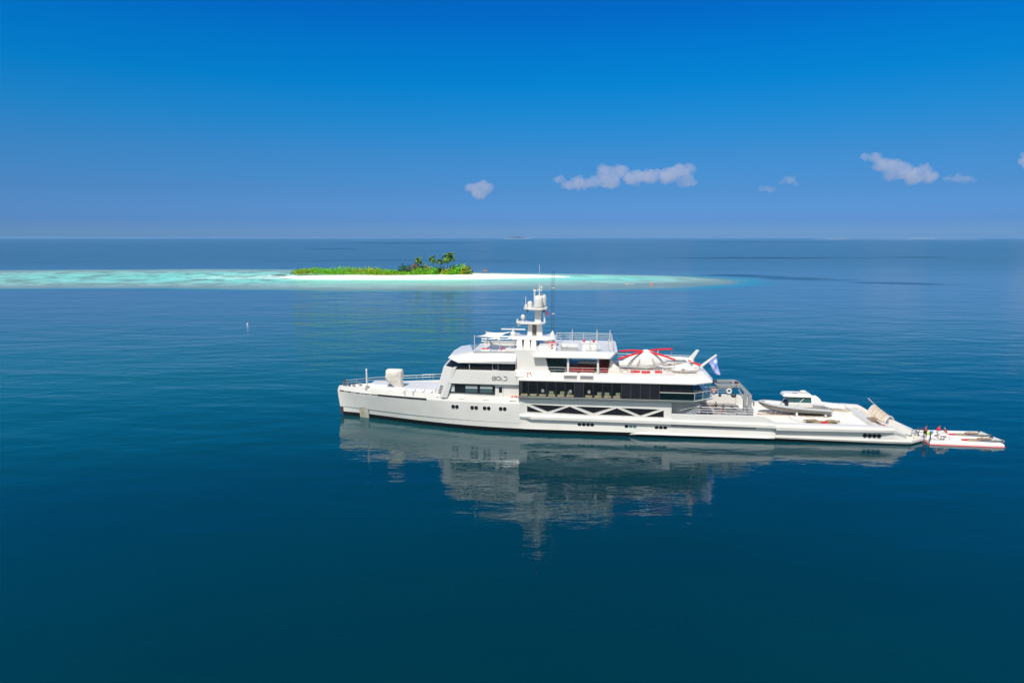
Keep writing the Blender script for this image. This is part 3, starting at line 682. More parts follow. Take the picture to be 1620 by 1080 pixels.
# ---- forward superstructure
SUP = MB()
cheek0 = [(15.7, 0), (16.0, -4.4), (17.7, -5.75), (19.0, -5.75), (19.0, 0)]
def full(h): return [(s, y) for s, y in h] + [(s, -y) for s, y in reversed(h) if y != 0]
MB().plan(full([(15.9, 0), (16.2, -4.4), (17.5, -5.7), (18.3, -5.7), (18.3, 0)]), 4.94, 9.45, full([(17.3, 0), (17.6, -4.5), (19.1, -5.9), (19.7, -5.9), (19.7, 0)])).build('front_fairing', PAINT, Y, bevel=.05)
MB().plan(full([(17.6, 0), (18.1, -5.35), (29.2, -5.35), (29.2, 0)]), 4.94, 7.12).build('lower_house', PAINT, Y)
MB().plan(full([(18.3, 0), (18.4, -5.85), (29.2, -5.85), (29.2, 0)]), 7.14, 9.12, full([(18.9, 0), (19.1, -5.8), (29.2, -5.8), (29.2, 0)])).build('name_band', PAINT, Y, bevel=.04)
wd = MB(); wd.side([(18.0, 5.78), (18.52, 6.95), (24.9, 6.86), (25.2, 6.75), (25.23, 5.62)], -5.40, -5.3)
ow = wd.build('owner_window', GLASS, Y)
MB().tube([(18.0, -5.42, 5.74), (18.52, -5.42, 6.98), (24.95, -5.42, 6.9), (25.26, -5.42, 6.78), (25.27, -5.42, 5.6), (18.0, -5.42, 5.74)], .05, 5).build('frame', DARK, ow)
for a, b_, c, d, mm_ in ((18.75, 19.35, 5.85, 6.85, 0), (20.95, 22.7, 6.4, 6.8, 0), (23.1, 24.9, 6.42, 6.78, 0), (20.95, 22.7, 5.8, 6.38, 1), (23.1, 24.9, 5.76, 6.40, 1)):
    MB().box(a, b_, -5.42, -5.39, c, d).build('blind', mat('blind', (0.50, 0.56, 0.54), .6) if mm_ == 0 else mat('room_glass', (0.05, .10, .11), .1), ow)
MB().box(25.85, 26.3, -5.39, -5.33, 5.88, 6.66).build('house_door', GLASS, Y)
q = MB(); q.tube([(25.7, -5.37, 5.2), (25.7, -5.37, 6.85), (26.5, -5.37, 6.85), (26.5, -5.37, 5.2)], .025, 4); q.build('door_frame', GREYP, Y)
# louvres on the cheek
q = MB()
for i in range(6):
    z = 5.45 + i * .22; f = (z - 4.94) / 4.51
    for dx in (0,):
        a = Vector((lerp(16.2, 17.6, f), lerp(-4.4, -4.5, f), z)); b_ = Vector((lerp(17.5, 19.1, f), lerp(-5.7, -5.9, f), z))
        p0 = a.lerp(b_, .30); p1 = a.lerp(b_, .72); nn = Vector((-.03, -.04, .01))
        q.add([p0 + nn, p1 + nn, p1 + nn + Vector((.05, 0, .09)), p0 + nn + Vector((.05, 0, .09))], [(0, 1, 2, 3)])
q.build('louvre', DARK, Y)
# bridge
MB().plan(full([(18.3, 0), (18.6, -4.3), (19.9, -5.3), (28.0, -5.45), (28.0, 0)]), 9.13, 10.2, full([(19.0, 0), (19.4, -4.6), (20.6, -5.45), (28.0, -5.5), (28.0, 0)])).build('bridge_window', GLASS, Y)
MB().plan(full([(17.75, 0), (17.95, -4.5), (19.2, -5.6), (19.2, 0)]), 9.13, 9.55).build('bridge_sill', BLACK, Y)
q = MB()
MB().box(21.55, 21.65, -5.56, -5.5, 9.2, 10.15).build('bridge_mullion', GREYP, Y)
q.tube([(24.95, -5.53, 9.2), (24.95, -5.53, 10.1), (25.75, -5.53, 10.1), (25.75, -5.53, 9.2), (24.95, -5.53, 9.2)], .05, 4); q.build('bridge_door_frame', GREYP, Y)
low = [(18.7, 0), (19.0, -4.4), (20.0, -5.75), (28.3, -5.75), (28.3, 0)]
mi = [(17.9, 0), (18.2, -4.4), (18.9, -5.6), (28.3, -5.9), (28.3, 0)]
up1 = [(18.3, 0), (18.6, -4.2), (19.4, -5.1), (28.3, -5.5), (28.3, 0)]
up2 = [(21.3, 0), (21.5, -3.6), (22.1, -4.4), (28.3, -4.7), (28.3, 0)]
q = MB(); q.loft([[(s, y, z) for s, y in full(o_)] for o_, z in ((low, 10.15), (mi, 10.62), (up1, 11.05), (up2, 11.52))]); q.build('bridge_roof', PAINT, Y, bevel=.04)
# side casing and funnel
q = MB(); q.side([(28.15, 9.0), (28.15, 12.2), (32.1, 12.2), (32.6, 10.8), (33.0, 9.2), (33.6, 8.0), (28.15, 8.0)], -5.1, 5.1); q.build('casing', PAINT, Y, bevel=.06)
MB().plan([(29.2, -5.8), (33.5, -5.8), (33.5, 5.8), (29.2, 5.8)], 8.12, 8.3).build('casing_base', PAINT, Y)
# three exhaust fins under the radar arch
for a, b_ in ((28.05, 28.85), (29.15, 30.0), (30.2, 30.9)):
    q = MB(); q.plan([(a - .05, -2.6), (b_ + .1, -2.6), (b_ + .1, 2.6), (a - .05, 2.6)], 12.2, 13.15, [(a, -2.2), (b_, -2.2), (b_, 2.2), (a, 2.2)]); q.build('exhaust_fin', PAINT, Y, bevel=.12)
MB().box(28.3, 30.8, -2.0, 2.0, 12.2, 13.1).build('exhaust_core', DARK, Y)
MB().plan([(26.6, -1.2), (27.4, -2.3), (32.6, -2.3), (33.8, -1.6), (34.0, 0), (33.8, 1.6), (32.6, 2.3), (27.4, 2.3), (26.6, 1.2)], 13.15, 13.6, [(26.9, -1.0), (27.6, -2.0), (32.4, -2.0), (33.5, -1.4), (33.7, 0), (33.5, 1.4), (32.4, 2.0), (27.6, 2.0), (26.9, 1.0)]).build('radar_arch', PAINT, Y, bevel=.1)
# mast
mast = MB(); mast.plan([(29.45, -.5), (30.2, -.5), (30.2, .5), (29.45, .5)], 13.55, 15.3, [(29.6, -.4), (30.2, -.4), (30.2, .4), (29.6, .4)])
mast.plan([(30.85, -.6), (31.75, -.6), (31.75, .6), (30.85, .6)], 13.55, 15.4, [(30.85, -.5), (31.6, -.5), (31.6, .5), (30.85, .5)])
mast.plan([(30.55, -.5), (31.5, -.5), (31.5, .5), (30.55, .5)], 15.4, 17.5); MAST = mast.build('mast', GREYP if False else PAINT, Y, bevel=.05)
MB().box(30.15, 30.9, -.35, .35, 13.6, 15.3).build('mast_trunk', mat('mast_inner', (0.16, .14, .12), .6, var=.4, vscale=6), MAST)
MB().plan([(27.8, -.5), (28.6, -1.3), (31.4, -1.5), (32.1, -.9), (32.1, .9), (31.4, 1.5), (28.6, 1.3), (27.8, .5)], 15.32, 15.62).build('crosstree', PAINT, MAST, bevel=.08)
MB().plan([(28.9, -.6), (29.7, -1.5), (31.6, -1.7), (32.4, -.9), (32.4, .9), (31.6, 1.7), (29.7, 1.5), (28.9, .6)], 17.45, 17.78).build('mast_top_platform', PAINT, MAST, bevel=.08)
MB().box(30.7, 31.5, -.4, .4, 17.75, 17.9).build('dome_foot', DARK, MAST)
def dome(c, r, h, name='satellite_dome'):
    MB().lathe(c, [(r * .85, 0), (r * .97, .08), (r, h * .25), (r, h - r * .95)] + [(r * math.cos(R(a)), h - r * .95 + r * .95 * math.sin(R(a))) for a in (15, 30, 45, 60, 75, 88)], 24).build(name, PAINT, MAST, smooth=True)
dome((31.1, -.55, 17.85), .70, 1.75); dome((31.55, .95, 17.85), .66, 1.85); dome((29.85, -.6, 17.78), .37, .95); dome((27.4, -.9, 13.6), .42, .62)
q = MB(); q.tube([(29.25, -.7, 17.78), (29.25, -.7, 19.4)], .05, 5); q.tube([(30.5, -.2, 17.78), (30.5, -.2, 20.2)], .12, 6); q.box(30.3, 30.75, -.35, -.05, 20.1, 20.4)
q.tube([(31.2, 0, 19.3), (31.2, 0, 20.9)], .10, 6); q.tube([(31.2, 0, 20.9), (31.2, 0, 24.0)], .03, 5); q.box(30.85, 31.6, -.15, .15, 20.2, 20.35); q.box(31.4, 31.6, -.1, .1, 20.5, 20.95)
q.lathe((29.25, -.7, 17.78), [(.2, 0), (.2, .3), (.08, .45)], 8); q.build('mast_antenna', PAINT, MAST)
q = MB(); q.lathe((28.8, -.4, 15.62), [(.12, 0), (.12, .35), (.32, .45), (.34, .8), (.15, 1.05)], 10); q.lathe((28.2, -.3, 14.95), [(.1, .35), (.28, .25), (.22, .0)], 10); q.lathe((27.95, -.2, 15.6), [(.15, 0), (.15, .35)], 8); q.build('searchlight', PAINT, MAST, smooth=True)
q = MB(); q.lathe((29.5, -.4, 17.1), [(.12, 0), (.18, .2), (.12, .4)], 8); q.lathe((31.9, -.5, 17.1), [(.15, 0), (.22, .2), (.15, .4)], 8); q.build('deck_light', DARK, MAST)
q = MB(); q.tube([(27.4, -.9, 14.2), (27.4, -.9, 14.45)], .15, 8); q.box(25.6, 29.2, -1.0, -.8, 14.42, 14.62); q.build('radar_scanner', PAINT, MAST, bevel=.03)
for dx in (-.12, .16):
    MB().tube([(33.2 + dx, -.3 + dx, 13.6), (33.2 + dx, -.3 + dx, 23.2)], .035, 5).build('whip_antenna', DARK, Y)
for z in (16.8, 20.6): MB().box(33.0, 33.5, -.4, -.2, z, z + .1).build('antenna_clamp', PAINT, Y)
MB().lathe((33.2, -.3, 13.6), [(.3, 0), (.25, .4), (.1, .7)], 8).build('antenna_foot', PAINT, Y)
# signal pennants
def cloth(pts, name, m, label, cat, loc, th=.02):
    q = MB(); q.loft([[(p[0], p[1] - th, p[2]) for p in pts], [(p[0], p[1] + th, p[2]) for p in pts]]); return single(q, name, m, label, cat, loc)
cloth([(0, 0, 0), (.25, 0, -.1), (.4, .1, -.85), (.15, 0, -.7)], 'signal_flag', RED, 'small red flag hanging under the mast top platform', 'flag', (32.25, -.6, 17.35))
cloth([(0, 0, 0), (.15, 0, -.1), (.35, .1, -1.5), (.05, 0, -1.3)], 'signal_flag', WCLOTH, 'small white flag hanging below the mast top platform', 'flag', (31.85, -.6, 17.0))

# ---- rails
def rail(pts, h=1.0, nr=3, sp=1.5, name='railing', m=STEEL, par=Y, r=.03, thing_=None):
    q = MB(); P_ = [Vector(p) for p in pts]
    for k in range(nr):
        z = h * (k + 1) / nr; q.tube([p + Vector((0, 0, z)) for p in P_], r if k < nr - 1 else r * 1.35, 5)
    for a, b_ in zip(P_, P_[1:]):
        n = max(1, round((b_ - a).length / sp))
        for k in range(n + (1 if b_ is P_[-1] else 0)):
            p = a.lerp(b_, k / n); q.tube([p, p + Vector((0, 0, h))], r * 1.1, 5)
    return q.build(name, m, par)
rail([(.6, .25, 5.1), (4, 2.0, 5.2), (9, 3.9, 5.3), (15.2, 5.6, 5.36)], .75, 2, 2.2)
rail([(.6, -.25, 5.1), (1.6, -.7, 5.1)], .6, 2, .6)
rail([(12.0, 4.8, 5.3), (17, 5.9, 5.36)], .85, 2, 2.0, m=RAILM)
rail([(28.4, -6.05, 8.28), (33.2, -6.05, 8.28)], .95, 3, .75)
rail([(53.6, -6.4, 3.8), (61.2, -6.4, 3.8)], 1.0, 3, 1.5)
rail([(50.5, 6.5, 3.8), (60.8, 6.5, 3.8)], 1.1, 3, 2.0, m=RAILM)
rail([(33.5, 5.4, 12.1), (42, 5.4, 12.1)], 1.1, 4, 2.0, m=RAILM)
rail([(33.0, -5.4, 12.1), (42, -5.4, 12.1), (42.1, 5.3, 12.1)], 1.1, 2, 2.0, r=.025, m=RAILM)
rail([(21.8, 4.2, 11.5), (28.0, 4.6, 11.5)], 1.1, 3, 2.0)
rail([(33.0, -5.9, 9.1), (42.6, -5.9, 9.1)], .75, 2, 2.4, r=.018, m=RAILM)
# ---- foredeck fittings
q = MB(); q.plan([(4.6, -1.6), (8.2, -2.3), (8.2, 2.3), (4.6, 1.6)], 4.93, 5.75, [(5.2, -1.2), (8.2, -1.9), (8.2, 1.9), (5.2, 1.2)]); q.plan([(8.2, -2.6), (16, -3.6), (16, 3.6), (8.2, 2.6)], 4.93, 5.5, [(8.2, -2.2), (15.8, -3.2), (15.8, 3.2), (8.2, 2.2)]); q.build('deck_trunk', PAINT, Y, bevel=.08)
q = MB(); q.tube([(4.75, -1.2, 5.0), (4.75, -1.2, 7.9)], .13, 8); q.lathe((4.75, -1.2, 7.85), [(.18, 0), (.1, .25)], 8); q.build('foremast', PAINT, Y, smooth=True)
q = MB(); q.lathe((5.0, -1.8, 4.93), [(.35, 0), (.35, .35), (.2, .5), (.3, .6)], 10); q.lathe((2.4, -.6, 4.93), [(.2, 0), (.15, .4), (.25, .5)], 8); q.lathe((3.0, .6, 4.93), [(.2, 0), (.15, .4), (.25, .5)], 8); q.build('windlass', STRAP, Y, smooth=True)
q = MB()
for y in (-4.0, -3.4, -2.9): q.tube([(11.5, y, 5.2), (15.6, y - .6, 5.25)], .06, 5)
for s in (11.5, 12.9, 14.3, 15.6): q.tube([(s, -4.6, 5.0), (s, -4.6, 5.35), (s, -2.9, 5.45)], .05, 5)
q.build('deck_rack', STEEL, Y)
q = MB(); q.lathe((0, 0, 0), [(.18, 0), (.3, .25), (.28, .6), (.14, .95)], 10); q.tube([(-.1, 0, .9), (-.1, 0, 1.5)], .04, 5); q.tube([(0, 0, .7), (.4, 0, .55)], .12, 6)
single(q, 'anchor_light', DARK, 'small dark bow light standing on the very tip of the bow', 'bow light', (.75, 0, 5.1), smooth=True)
q = MB()
for c, r in (((1.7, -.4, 5.0), .2), ((2.1, .2, 5.0), .2)): q.lathe(c, [(r, 0), (r * .7, .3), (r, .45)], 8)
q.build('mooring_bitts', DARK, Y)
# covered object on the foredeck
def shroud(prof, yw, n=20, seed=3, amp=.1):
    rings = []
    for z, s0, s1, y0, y1 in prof:
        ring = []
        for k in range(n):
            t = 6.2832 * k / n; c, s_ = math.cos(t), math.sin(t)
            e = .55; x = math.copysign(abs(c) ** e, c); y = math.copysign(abs(s_) ** e, s_)
            d = 1 + amp * noise.noise(Vector((c * 2, s_ * 2, z * 1.1 + seed)))
            ring.append(((s0 + s1) / 2 + (s1 - s0) / 2 * x * d, (y0 + y1) / 2 + (y1 - y0) / 2 * y * d, z))
        rings.append(ring)
    return MB().loft(rings)
q = shroud([(0, .6, 1.6, -.5, .5), (.25, .35, 1.65, -.55, .55), (.9, -.05, 1.6, -.7, .7), (1.35, -.85, 1.55, -.8, .8), (2.1, -1.1, 1.55, -.9, .9), (2.7, -1.1, 1.55, -.9, .9), (3.05, -1.0, 1.5, -.85, .85), (3.22, -.75, 1.4, -.7, .7)], 1, n=36, amp=.16)
t = thing('covered_equipment', 'off white fabric cover bulging over equipment on the foredeck', 'covered equipment', (9.0, -1.6, 4.95))
q.build('cover', FABRIC, t, smooth=True, ang=80); MB().lathe((1.0, 0, 0), [(.55, 0), (.5, .3)], 12).build('pedestal', PAINT, t)

# ---- main glazed deck
MAINP = [(28.9, 0), (28.9, -6.75), (53.2, -6.75), (55.7, -4.9), (55.9, 0)]
q = MB(); q.loft([[(s, y, z) for s, y in full(o_)] for o_, z in (([(29.5, 0), (29.5, -6.3), (53.0, -6.3), (54.8, -4.5), (55, 0)], 5.29), ([(28.8, 0), (28.85, -7.2), (53.2, -7.2), (55.9, -5.2), (56, 0)], 5.70), ([(28.7, 0), (28.7, -7.32), (53.3, -7.32), (56.0, -5.25), (56.1, 0)], 5.86))]); q.build('main_deck_slab', PAINT, Y)
MB().plan(full([(29.0, 0), (29.0, -7.1), (53, -7.1), (55.3, -5.0), (55.3, 0)]), 5.865, 5.88).build('saloon_floor', DARK, Y)
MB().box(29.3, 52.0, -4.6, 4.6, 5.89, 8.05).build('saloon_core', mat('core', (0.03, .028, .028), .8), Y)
# glass panes
n = 15; s0, s1 = 28.95, 48.4
for k in range(n):
    a = lerp(s0, s1, k / n); b_ = lerp(s0, s1, (k + 1) / n)
    opq = k in (0,) or k == 6 or k >= 11
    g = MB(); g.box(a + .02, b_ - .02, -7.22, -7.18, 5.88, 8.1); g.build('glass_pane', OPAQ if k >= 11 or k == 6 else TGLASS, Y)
q = MB()
for k in range(n + 1):
    a = lerp(s0, s1, k / n); q.box(a - .018, a + .018, -7.25, -7.18, 5.88, 8.1)
q.build('mullion', mat('mullion', (0.10, .095, .10), .4), Y)
q = MB(); q.box(28.92, 28.98, -7.2, -5.4, 5.88, 8.1); q.build('front_glass', OPAQ, Y)
# balcony part
for a, b_ in ((48.5, 49.6), (49.6, 50.7), (50.7, 51.8), (51.8, 52.9)):
    MB().box(a + .02, b_ - .02, -6.75, -6.70, 5.89, 8.05).build('glass_pane', OPAQ, Y)
q = MB(); q.box(48.45, 53.1, -7.22, -7.18, 5.89, 6.85); q.build('balcony_glass', TEALG, Y)
q = MB(); q.loft([[(53.15, -7.22, 5.89), (53.15, -7.18, 5.89), (53.15, -7.18, 6.85), (53.15, -7.22, 6.85)], [(55.6, -5.25, 5.89), (55.6, -5.2, 5.89), (55.6, -5.2, 6.85), (55.6, -5.25, 6.85)]]); q.build('balcony_glass', CLEARG, Y)
q = MB(); q.tube([(48.45, -7.2, 6.9), (53.15, -7.2, 6.9), (55.6, -5.22, 6.9), (55.7, 5.2, 6.9)], .05, 6)
for p in ((53.15, -7.2), (55.6, -5.22), (54.4, -6.2)): q.tube([(*p, 5.87), (*p, 6.9)], .04, 5)
q.build('balcony_rail', RAILM, Y)
MB().plan([(55.4, -4.6), (55.8, -4.6), (55.8, -4.2), (55.4, -4.2)], 5.76, 7.0).build('stern_pillar', PAINT, Y)
for y in (-4.7, 4.7): MB().tube([(55.5, y, 5.8), (55.5, y, 8.2)], .07, 6).build('roof_post', STEEL, Y)
# furniture behind the glass
for k in range(15):
    if k in (6,) or k >= 11: continue
    a = lerp(s0, s1, k / n) + .22; g = 'sofas behind the saloon glass'
    lab = 'low sand coloured sofa behind saloon pane %s from the bow' % ['one', 'two', 'three', 'four', 'five', 'six', '', 'eight', 'nine', 'ten', 'eleven'][k]
    t = thing('sofa', lab, 'sofa', (a, -7.05, 5.89), 0, g)
    MB().box(0, .95, 0, .5, .02, .22).build('seat', SOFAY, t, bevel=.03)
    if k in (3, 4, 5, 8, 9, 10): MB().box(.1 if k % 2 else .35, .75 if k % 2 else .95, .3, .5, .26, .68).build('backrest', SOFA, t, bevel=.03)
for k, lab in ((2, 'white lamp behind the third saloon pane'), (5, 'white lamp behind the sixth saloon pane'), (7, 'white lamp left of the green sofa behind the saloon glass')):
    a = lerp(s0, s1, k / n) + .75
    t = thing('table_lamp', lab, 'lamp', (a, -6.9, 5.89), 0, 'lamps behind the saloon glass')
    MB().tube([(0, 0, 0), (0, 0, .7)], .05).build('stand', STEEL, t); MB().lathe((0, 0, .62), [(.24, 0), (.18, .34)], 10).build('shade', WCLOTH, t)
# aft lounge furniture on the balcony
t = thing('outdoor_sofa', 'red and cream sofa on the open aft end of the glazed deck', 'sofa', (53.4, -5.0, 5.88), 0)
MB().box(0, 1.6, 0, .9, 0, .4).build('seat', CREAM, t, bevel=.05); MB().box(0, 1.6, .7, .9, .4, .8).build('backrest', CREAM, t, bevel=.05); MB().box(.4, 1.3, -.1, .3, .42, .55).build('cushion', RED, t, bevel=.04)
# under-slab aft wall and stair
MB().box(50.25, 54.2, -5.6, 6.0, 2.36, 5.28).build('aft_wall', GREYP, Y)
q = MB()
for k in range(7): q.box(51.3 + k * .33, 51.65 + k * .33, -6.6, -6.1, 3.3 + .02 * k, 3.45 + k * .22)
q.tube([(51.3, -6.62, 4.3), (54.2, -6.62, 5.1)], .04, 5); q.tube([(51.3, -6.62, 3.6), (54.2, -6.62, 4.4)], .03, 5)
for k in range(9): q.tube([(51.0 + k * .14, -6.62, 3.8), (51.0 + k * .14, -6.62, 4.75)], .02, 4)
q.build('stair_rail', CRANE, Y)
# ---- helideck roof
rlow = [(28.7, 0), (28.8, -7.36), (53.2, -7.36), (55.6, -5.9), (56.0, -3.5), (56.0, 0)]
rm1 = [(28.7, 0), (28.8, -7.38), (53.2, -7.38), (55.7, -5.9), (56.1, -3.5), (56.1, 0)]
rtop = [(33.2, 0), (33.3, -5.6), (52.9, -5.6), (54.9, -4.6), (55.4, -3.0), (55.4, 0)]
q = MB(); q.loft([[(s, y, z) for s, y in full(o_)] for o_, z in ((rlow, 8.10), (rm1, 8.27), (rtop, 8.98))]); ROOF = q.build('helideck_roof', PAINT, Y, bevel=.03)
# louvred roof hatches on the slope
for a in (35.15, 37.4):
    def pt(s, f): return Vector((s, lerp(-7.38, -5.6, f), lerp(8.27, 8.98, f)))
    nn = Vector((0, -.02, .05)); q = MB()
    q.loft([[pt(a, .06), pt(a + 2.0, .06), pt(a + 2.0, 1.0), pt(a, 1.0)], [pt(a + .05, .08) + nn * 3, pt(a + 1.95, .08) + nn * 3, pt(a + 1.95, .95) + nn * 5, pt(a + .05, .95) + nn * 5]])
    h_ = q.build('roof_louvre', PAINT, ROOF, bevel=.03)
    q = MB()
    for k in range(6): q.loft([[pt(a + .12, .42 + k * .06) + nn * 3.2, pt(a + 1.88, .42 + k * .06) + nn * 3.2, pt(a + 1.88, .46 + k * .06) + nn * 4.5, pt(a + .12, .46 + k * .06) + nn * 4.5]], cap=False) if False else q.add([pt(a + .1, .12 + k * .07) + nn * (3.6 + .161 * k), pt(a + 1.9, .12 + k * .07) + nn * (3.6 + .161 * k), pt(a + 1.9, .175 + k * .07) + nn * (3.73 + .161 * k), pt(a + .1, .175 + k * .07) + nn * (3.73 + .161 * k)], [(0, 1, 2, 3)])
    q.build('louvre_slats', GREYD, h_)
MB().plan([(33.3, -5.5), (54.8, -4.6), (54.8, 4.6), (33.3, 5.5)], 8.985, 9.0).build('helideck', DECKW, Y)
# ---- lounge under the sundeck
MB().box(32.8, 35.2, -3.4, 3.4, 9.0, 11.2).build('lounge_core', DARK, Y)
MB().box(33.2, 35.4, -5.3, -5.26, 9.1, 11.15).build('lounge_glass', TEALG, Y)
for s in (35.75, 39.95):
    for y in (-5.6, 5.35): MB().box(s - .14, s + .14, y, y + .25, 9.0, 11.2).build('lounge_post', PAINT, Y)
t = thing('bar_counter', 'dark bar counter with grey top in the open lounge under the sundeck', 'counter', (37.0, -3.6, 9.0))
MB().box(0, 2.9, 0, .9, 0, 1.05).build('body', DARK, t); MB().plan([(-.1, -.1), (3.0, -.1), (3.0, 1.0), (-.1, 1.0)], 1.05, 1.4, [(.3, .1), (2.9, .1), (2.9, 1.0), (.3, 1.0)]).build('top', GREYP, t)
def sofa_red(s, y, L_, label):
    t = thing('red_sofa', label, 'sofa', (s, y, 9.0), 0, 'red sofas in the open lounge')
    MB().box(0, L_, 0, .9, .1, .55).build('seat', MAROON, t, bevel=.06); MB().box(0, L_, .7, .95, .55, .9).build('backrest', MAROON, t, bevel=.06)
sofa_red(34.0, -5.0, 1.5, 'red sofa at the forward end of the open lounge')
sofa_red(36.0, -5.2, 3.4, 'long red sofa between the two lounge posts')
sofa_red(40.3, -4.9, 1.3, 'short red sofa aft of the second lounge post')
MB().box(40.2, 41.6, -3.5, 3.5, 9.0, 11.2).build('lounge_aft_wall', mat('maroon', (0.10, 0.01, .015), .6, var=.5, vscale=2), Y)
q = shroud([(0, -.9, 1.3, -.9, .9), (.4, -.9, 1.1, -.9, .9), (.9, -.7, .5, -.8, .8), (1.5, -.6, -.1, -.6, .6), (1.9, -.5, -.3, -.3, .3)], 1, seed=8)
single(q, 'covered_furniture', FABRIC, 'cream covered furniture at the aft end of the lounge beside the helicopter nose', 'covered furniture', (42.2, -4.3, 8.98), smooth=True, ang=80)
# ---- sundeck
slo = [(30.8, 0), (30.8, -6.1), (41.6, -6.1), (42.0, -5.2), (42.0, 0)]
shi = [(31.6, 0), (31.6, -5.5), (42.3, -5.6), (42.7, -4.8), (42.7, 0)]
q = MB(); q.loft([[(s, y, z) for s, y in full(o_)] for o_, z in (([(31.2, 0), (31.2, -5.5), (41.4, -5.5), (41.7, -4.8), (41.7, 0)], 11.08), (slo, 11.22), (slo, 11.42), (shi, 12.1))]); q.build('sundeck', PAINT, Y, bevel=.04)
for s, y in ((34.7, -5.0), (38.8, -5.0), (39.8, 4.6), (36, 4.6), (41.4, -4.9), (41.8, 4.5)): MB().tube([(s, y, 12.1), (s, y, 13.9)], .06, 6).build('sundeck_post', RAILM, Y)
q = MB(); q.plan([(31.3, -5.2), (34.0, -5.2), (34.0, -2), (31.3, -2)], 12.1, 12.7, [(31.5, -5.0), (34.1, -4.8), (33.9, -2.2), (31.5, -2.2)]); q.build('sundeck_locker', PAINT, Y, bevel=.1)
t = thing('covered_grill', 'white covered cylinder with red cushion at the forward end of the sundeck', 'covered grill', (32.6, -1.5, 12.7))
MB().ell((0, 0, .35), (.8, .5, .45)).build('cover', FABW, t, smooth=True); MB().box(.1, 1.2, -.6, -.3, 0, .14).build('cushion', RED, t)
t = thing('folding_table', 'white table with red items at the aft end of the sundeck', 'table', (37.6, -3.2, 12.1))
MB().box(0, 2.2, 0, 1.2, .85, 1.0).build('tabletop', WCLOTH, t); MB().box(.1, 2.1, .05, .12, .0, .85).build('panel', WCLOTH, t)
for x in (.1, 2.05):
    for y in (.1, 1.1): MB().tube([(x, y, 0), (x, y, .85)], .04).build('leg', STEEL, t)
for x, y, lab in ((37.9, -2.9, 'folded red item at the left end of the white sundeck table'), (39.3, -3.0, 'red bottle at the right end of the white sundeck table')):
    q = MB(); q.lathe((0, 0, 0), [(.12, 0), (.2, .1), (.14, .25), (.05, .3)], 8); single(q, 'red_ornament', RED, lab, 'ornament', (x, y, 13.1))
t = thing('sun_lounger', 'white sun lounger with raised back at the aft end of the sundeck', 'lounger', (38.2, -4.9, 12.1))
MB().box(0, 1.5, 0, .7, .25, .35).build('bed', WCLOTH, t); MB().side([(1.4, .3), (1.5, .25), (2.1, .7), (2.0, .75)], 0, .7).build('backrest', WCLOTH, t); MB().box(.1, .2, .05, .65, 0, .25).build('leg', STEEL, t); MB().box(1.3, 1.4, .05, .65, 0, .25).build('leg', STEEL, t)
t = thing('deck_couch', 'grey cushioned couch on the near side of the sundeck', 'couch', (34.7, -4.9, 12.1))
MB().box(0, 2.4, 0, .8, 0, .4).build('seat', GREYP, t, bevel=.05); MB().box(0, 2.4, .65, .85, .4, .85).build('backrest', WCLOTH, t, bevel=.05); MB().ell((.45, .3, .6), (.5, .3, .28)).build('pillow', WCLOTH, t, smooth=True)
for k, (s, z) in enumerate(((33.45, 12.95), (33.35, 12.65))):
    q = MB(); q.ell((0, 0, 0), (.18, .1, .12), 8, 6); single(q, 'red_float', RED, 'red float hanging on the sundeck locker, %s of the pair' % ('upper', 'lower')[k], 'float', (s, -5.25, z))
# forward flybridge: windscreen, cushions, awning
q = MB(); q.loft([[(21.6, -2.5, 11.5), (21.6, 3.5, 11.5), (21.65, 3.5, 11.5), (21.65, -2.5, 11.5)], [(21.1, -2.5, 12.5), (21.1, 3.5, 12.5), (21.15, 3.5, 12.5), (21.15, -2.5, 12.5)]]); q.build('windscreen', CLEARG, Y)
q = MB(); q.box(22.2, 28.1, 4.0, 4.3, 11.5, 12.0); q.box(22.0, 28.1, -4.6, -4.4, 11.5, 11.75); q.build('flybridge_coaming', GREYP, Y)
MB().box(26.6, 28.1, -4.6, -3.4, 11.5, 12.1).build('flybridge_locker', PAINT, Y, bevel=.05)
posts = [(22.1, -4.0, 14.0), (22.6, 3.6, 13.6), (25.8, -4.0, 13.4), (27.0, 3.0, 14.3), (22.4, -3.6, 13.8)]
for s, y, z in posts[:4]: MB().tube([(s, y, 11.5), (s, y, z)], .06, 6).build('awning_post', RAILM, Y)
AW = [Vector((22.1, -4.0, 13.75)), Vector((25.8, -4.0, 13.2)), Vector((27.3, 0.5, 14.0)), Vector((22.6, 3.6, 13.4))]
q = MB(); NN = 10; grid = []
for i in range(NN + 1):
    row = []
    for j in range(NN + 1):
        u, v = i / NN, j / NN
        # pull edges inwards like a tensioned sail
        uu = u + (0.5 - u) * .35 * 4 * v * (1 - v) * abs(2 * u - 1); vv = v + (0.5 - v) * .35 * 4 * u * (1 - u) * abs(2 * v - 1)
        p = AW[0].lerp(AW[1], uu).lerp(AW[3].lerp(AW[2], uu), vv); row.append(p)
    grid.append(row)
for dz in (0, .04):
    q.add([(p.x, p.y, p.z + dz) for r_ in grid for p in r_], [(i * (NN + 1) + j, (i + 1) * (NN + 1) + j, (i + 1) * (NN + 1) + j + 1, i * (NN + 1) + j + 1) for i in range(NN) for j in range(NN)])
o = q.build('shade_sail', FABW, smooth=True, ang=80); o.location = s2w(0, 0, 0); o.rotation_euler = (0, 0, SA); tag(o, 'white tensioned shade sail over the forward flybridge', 'shade sail')
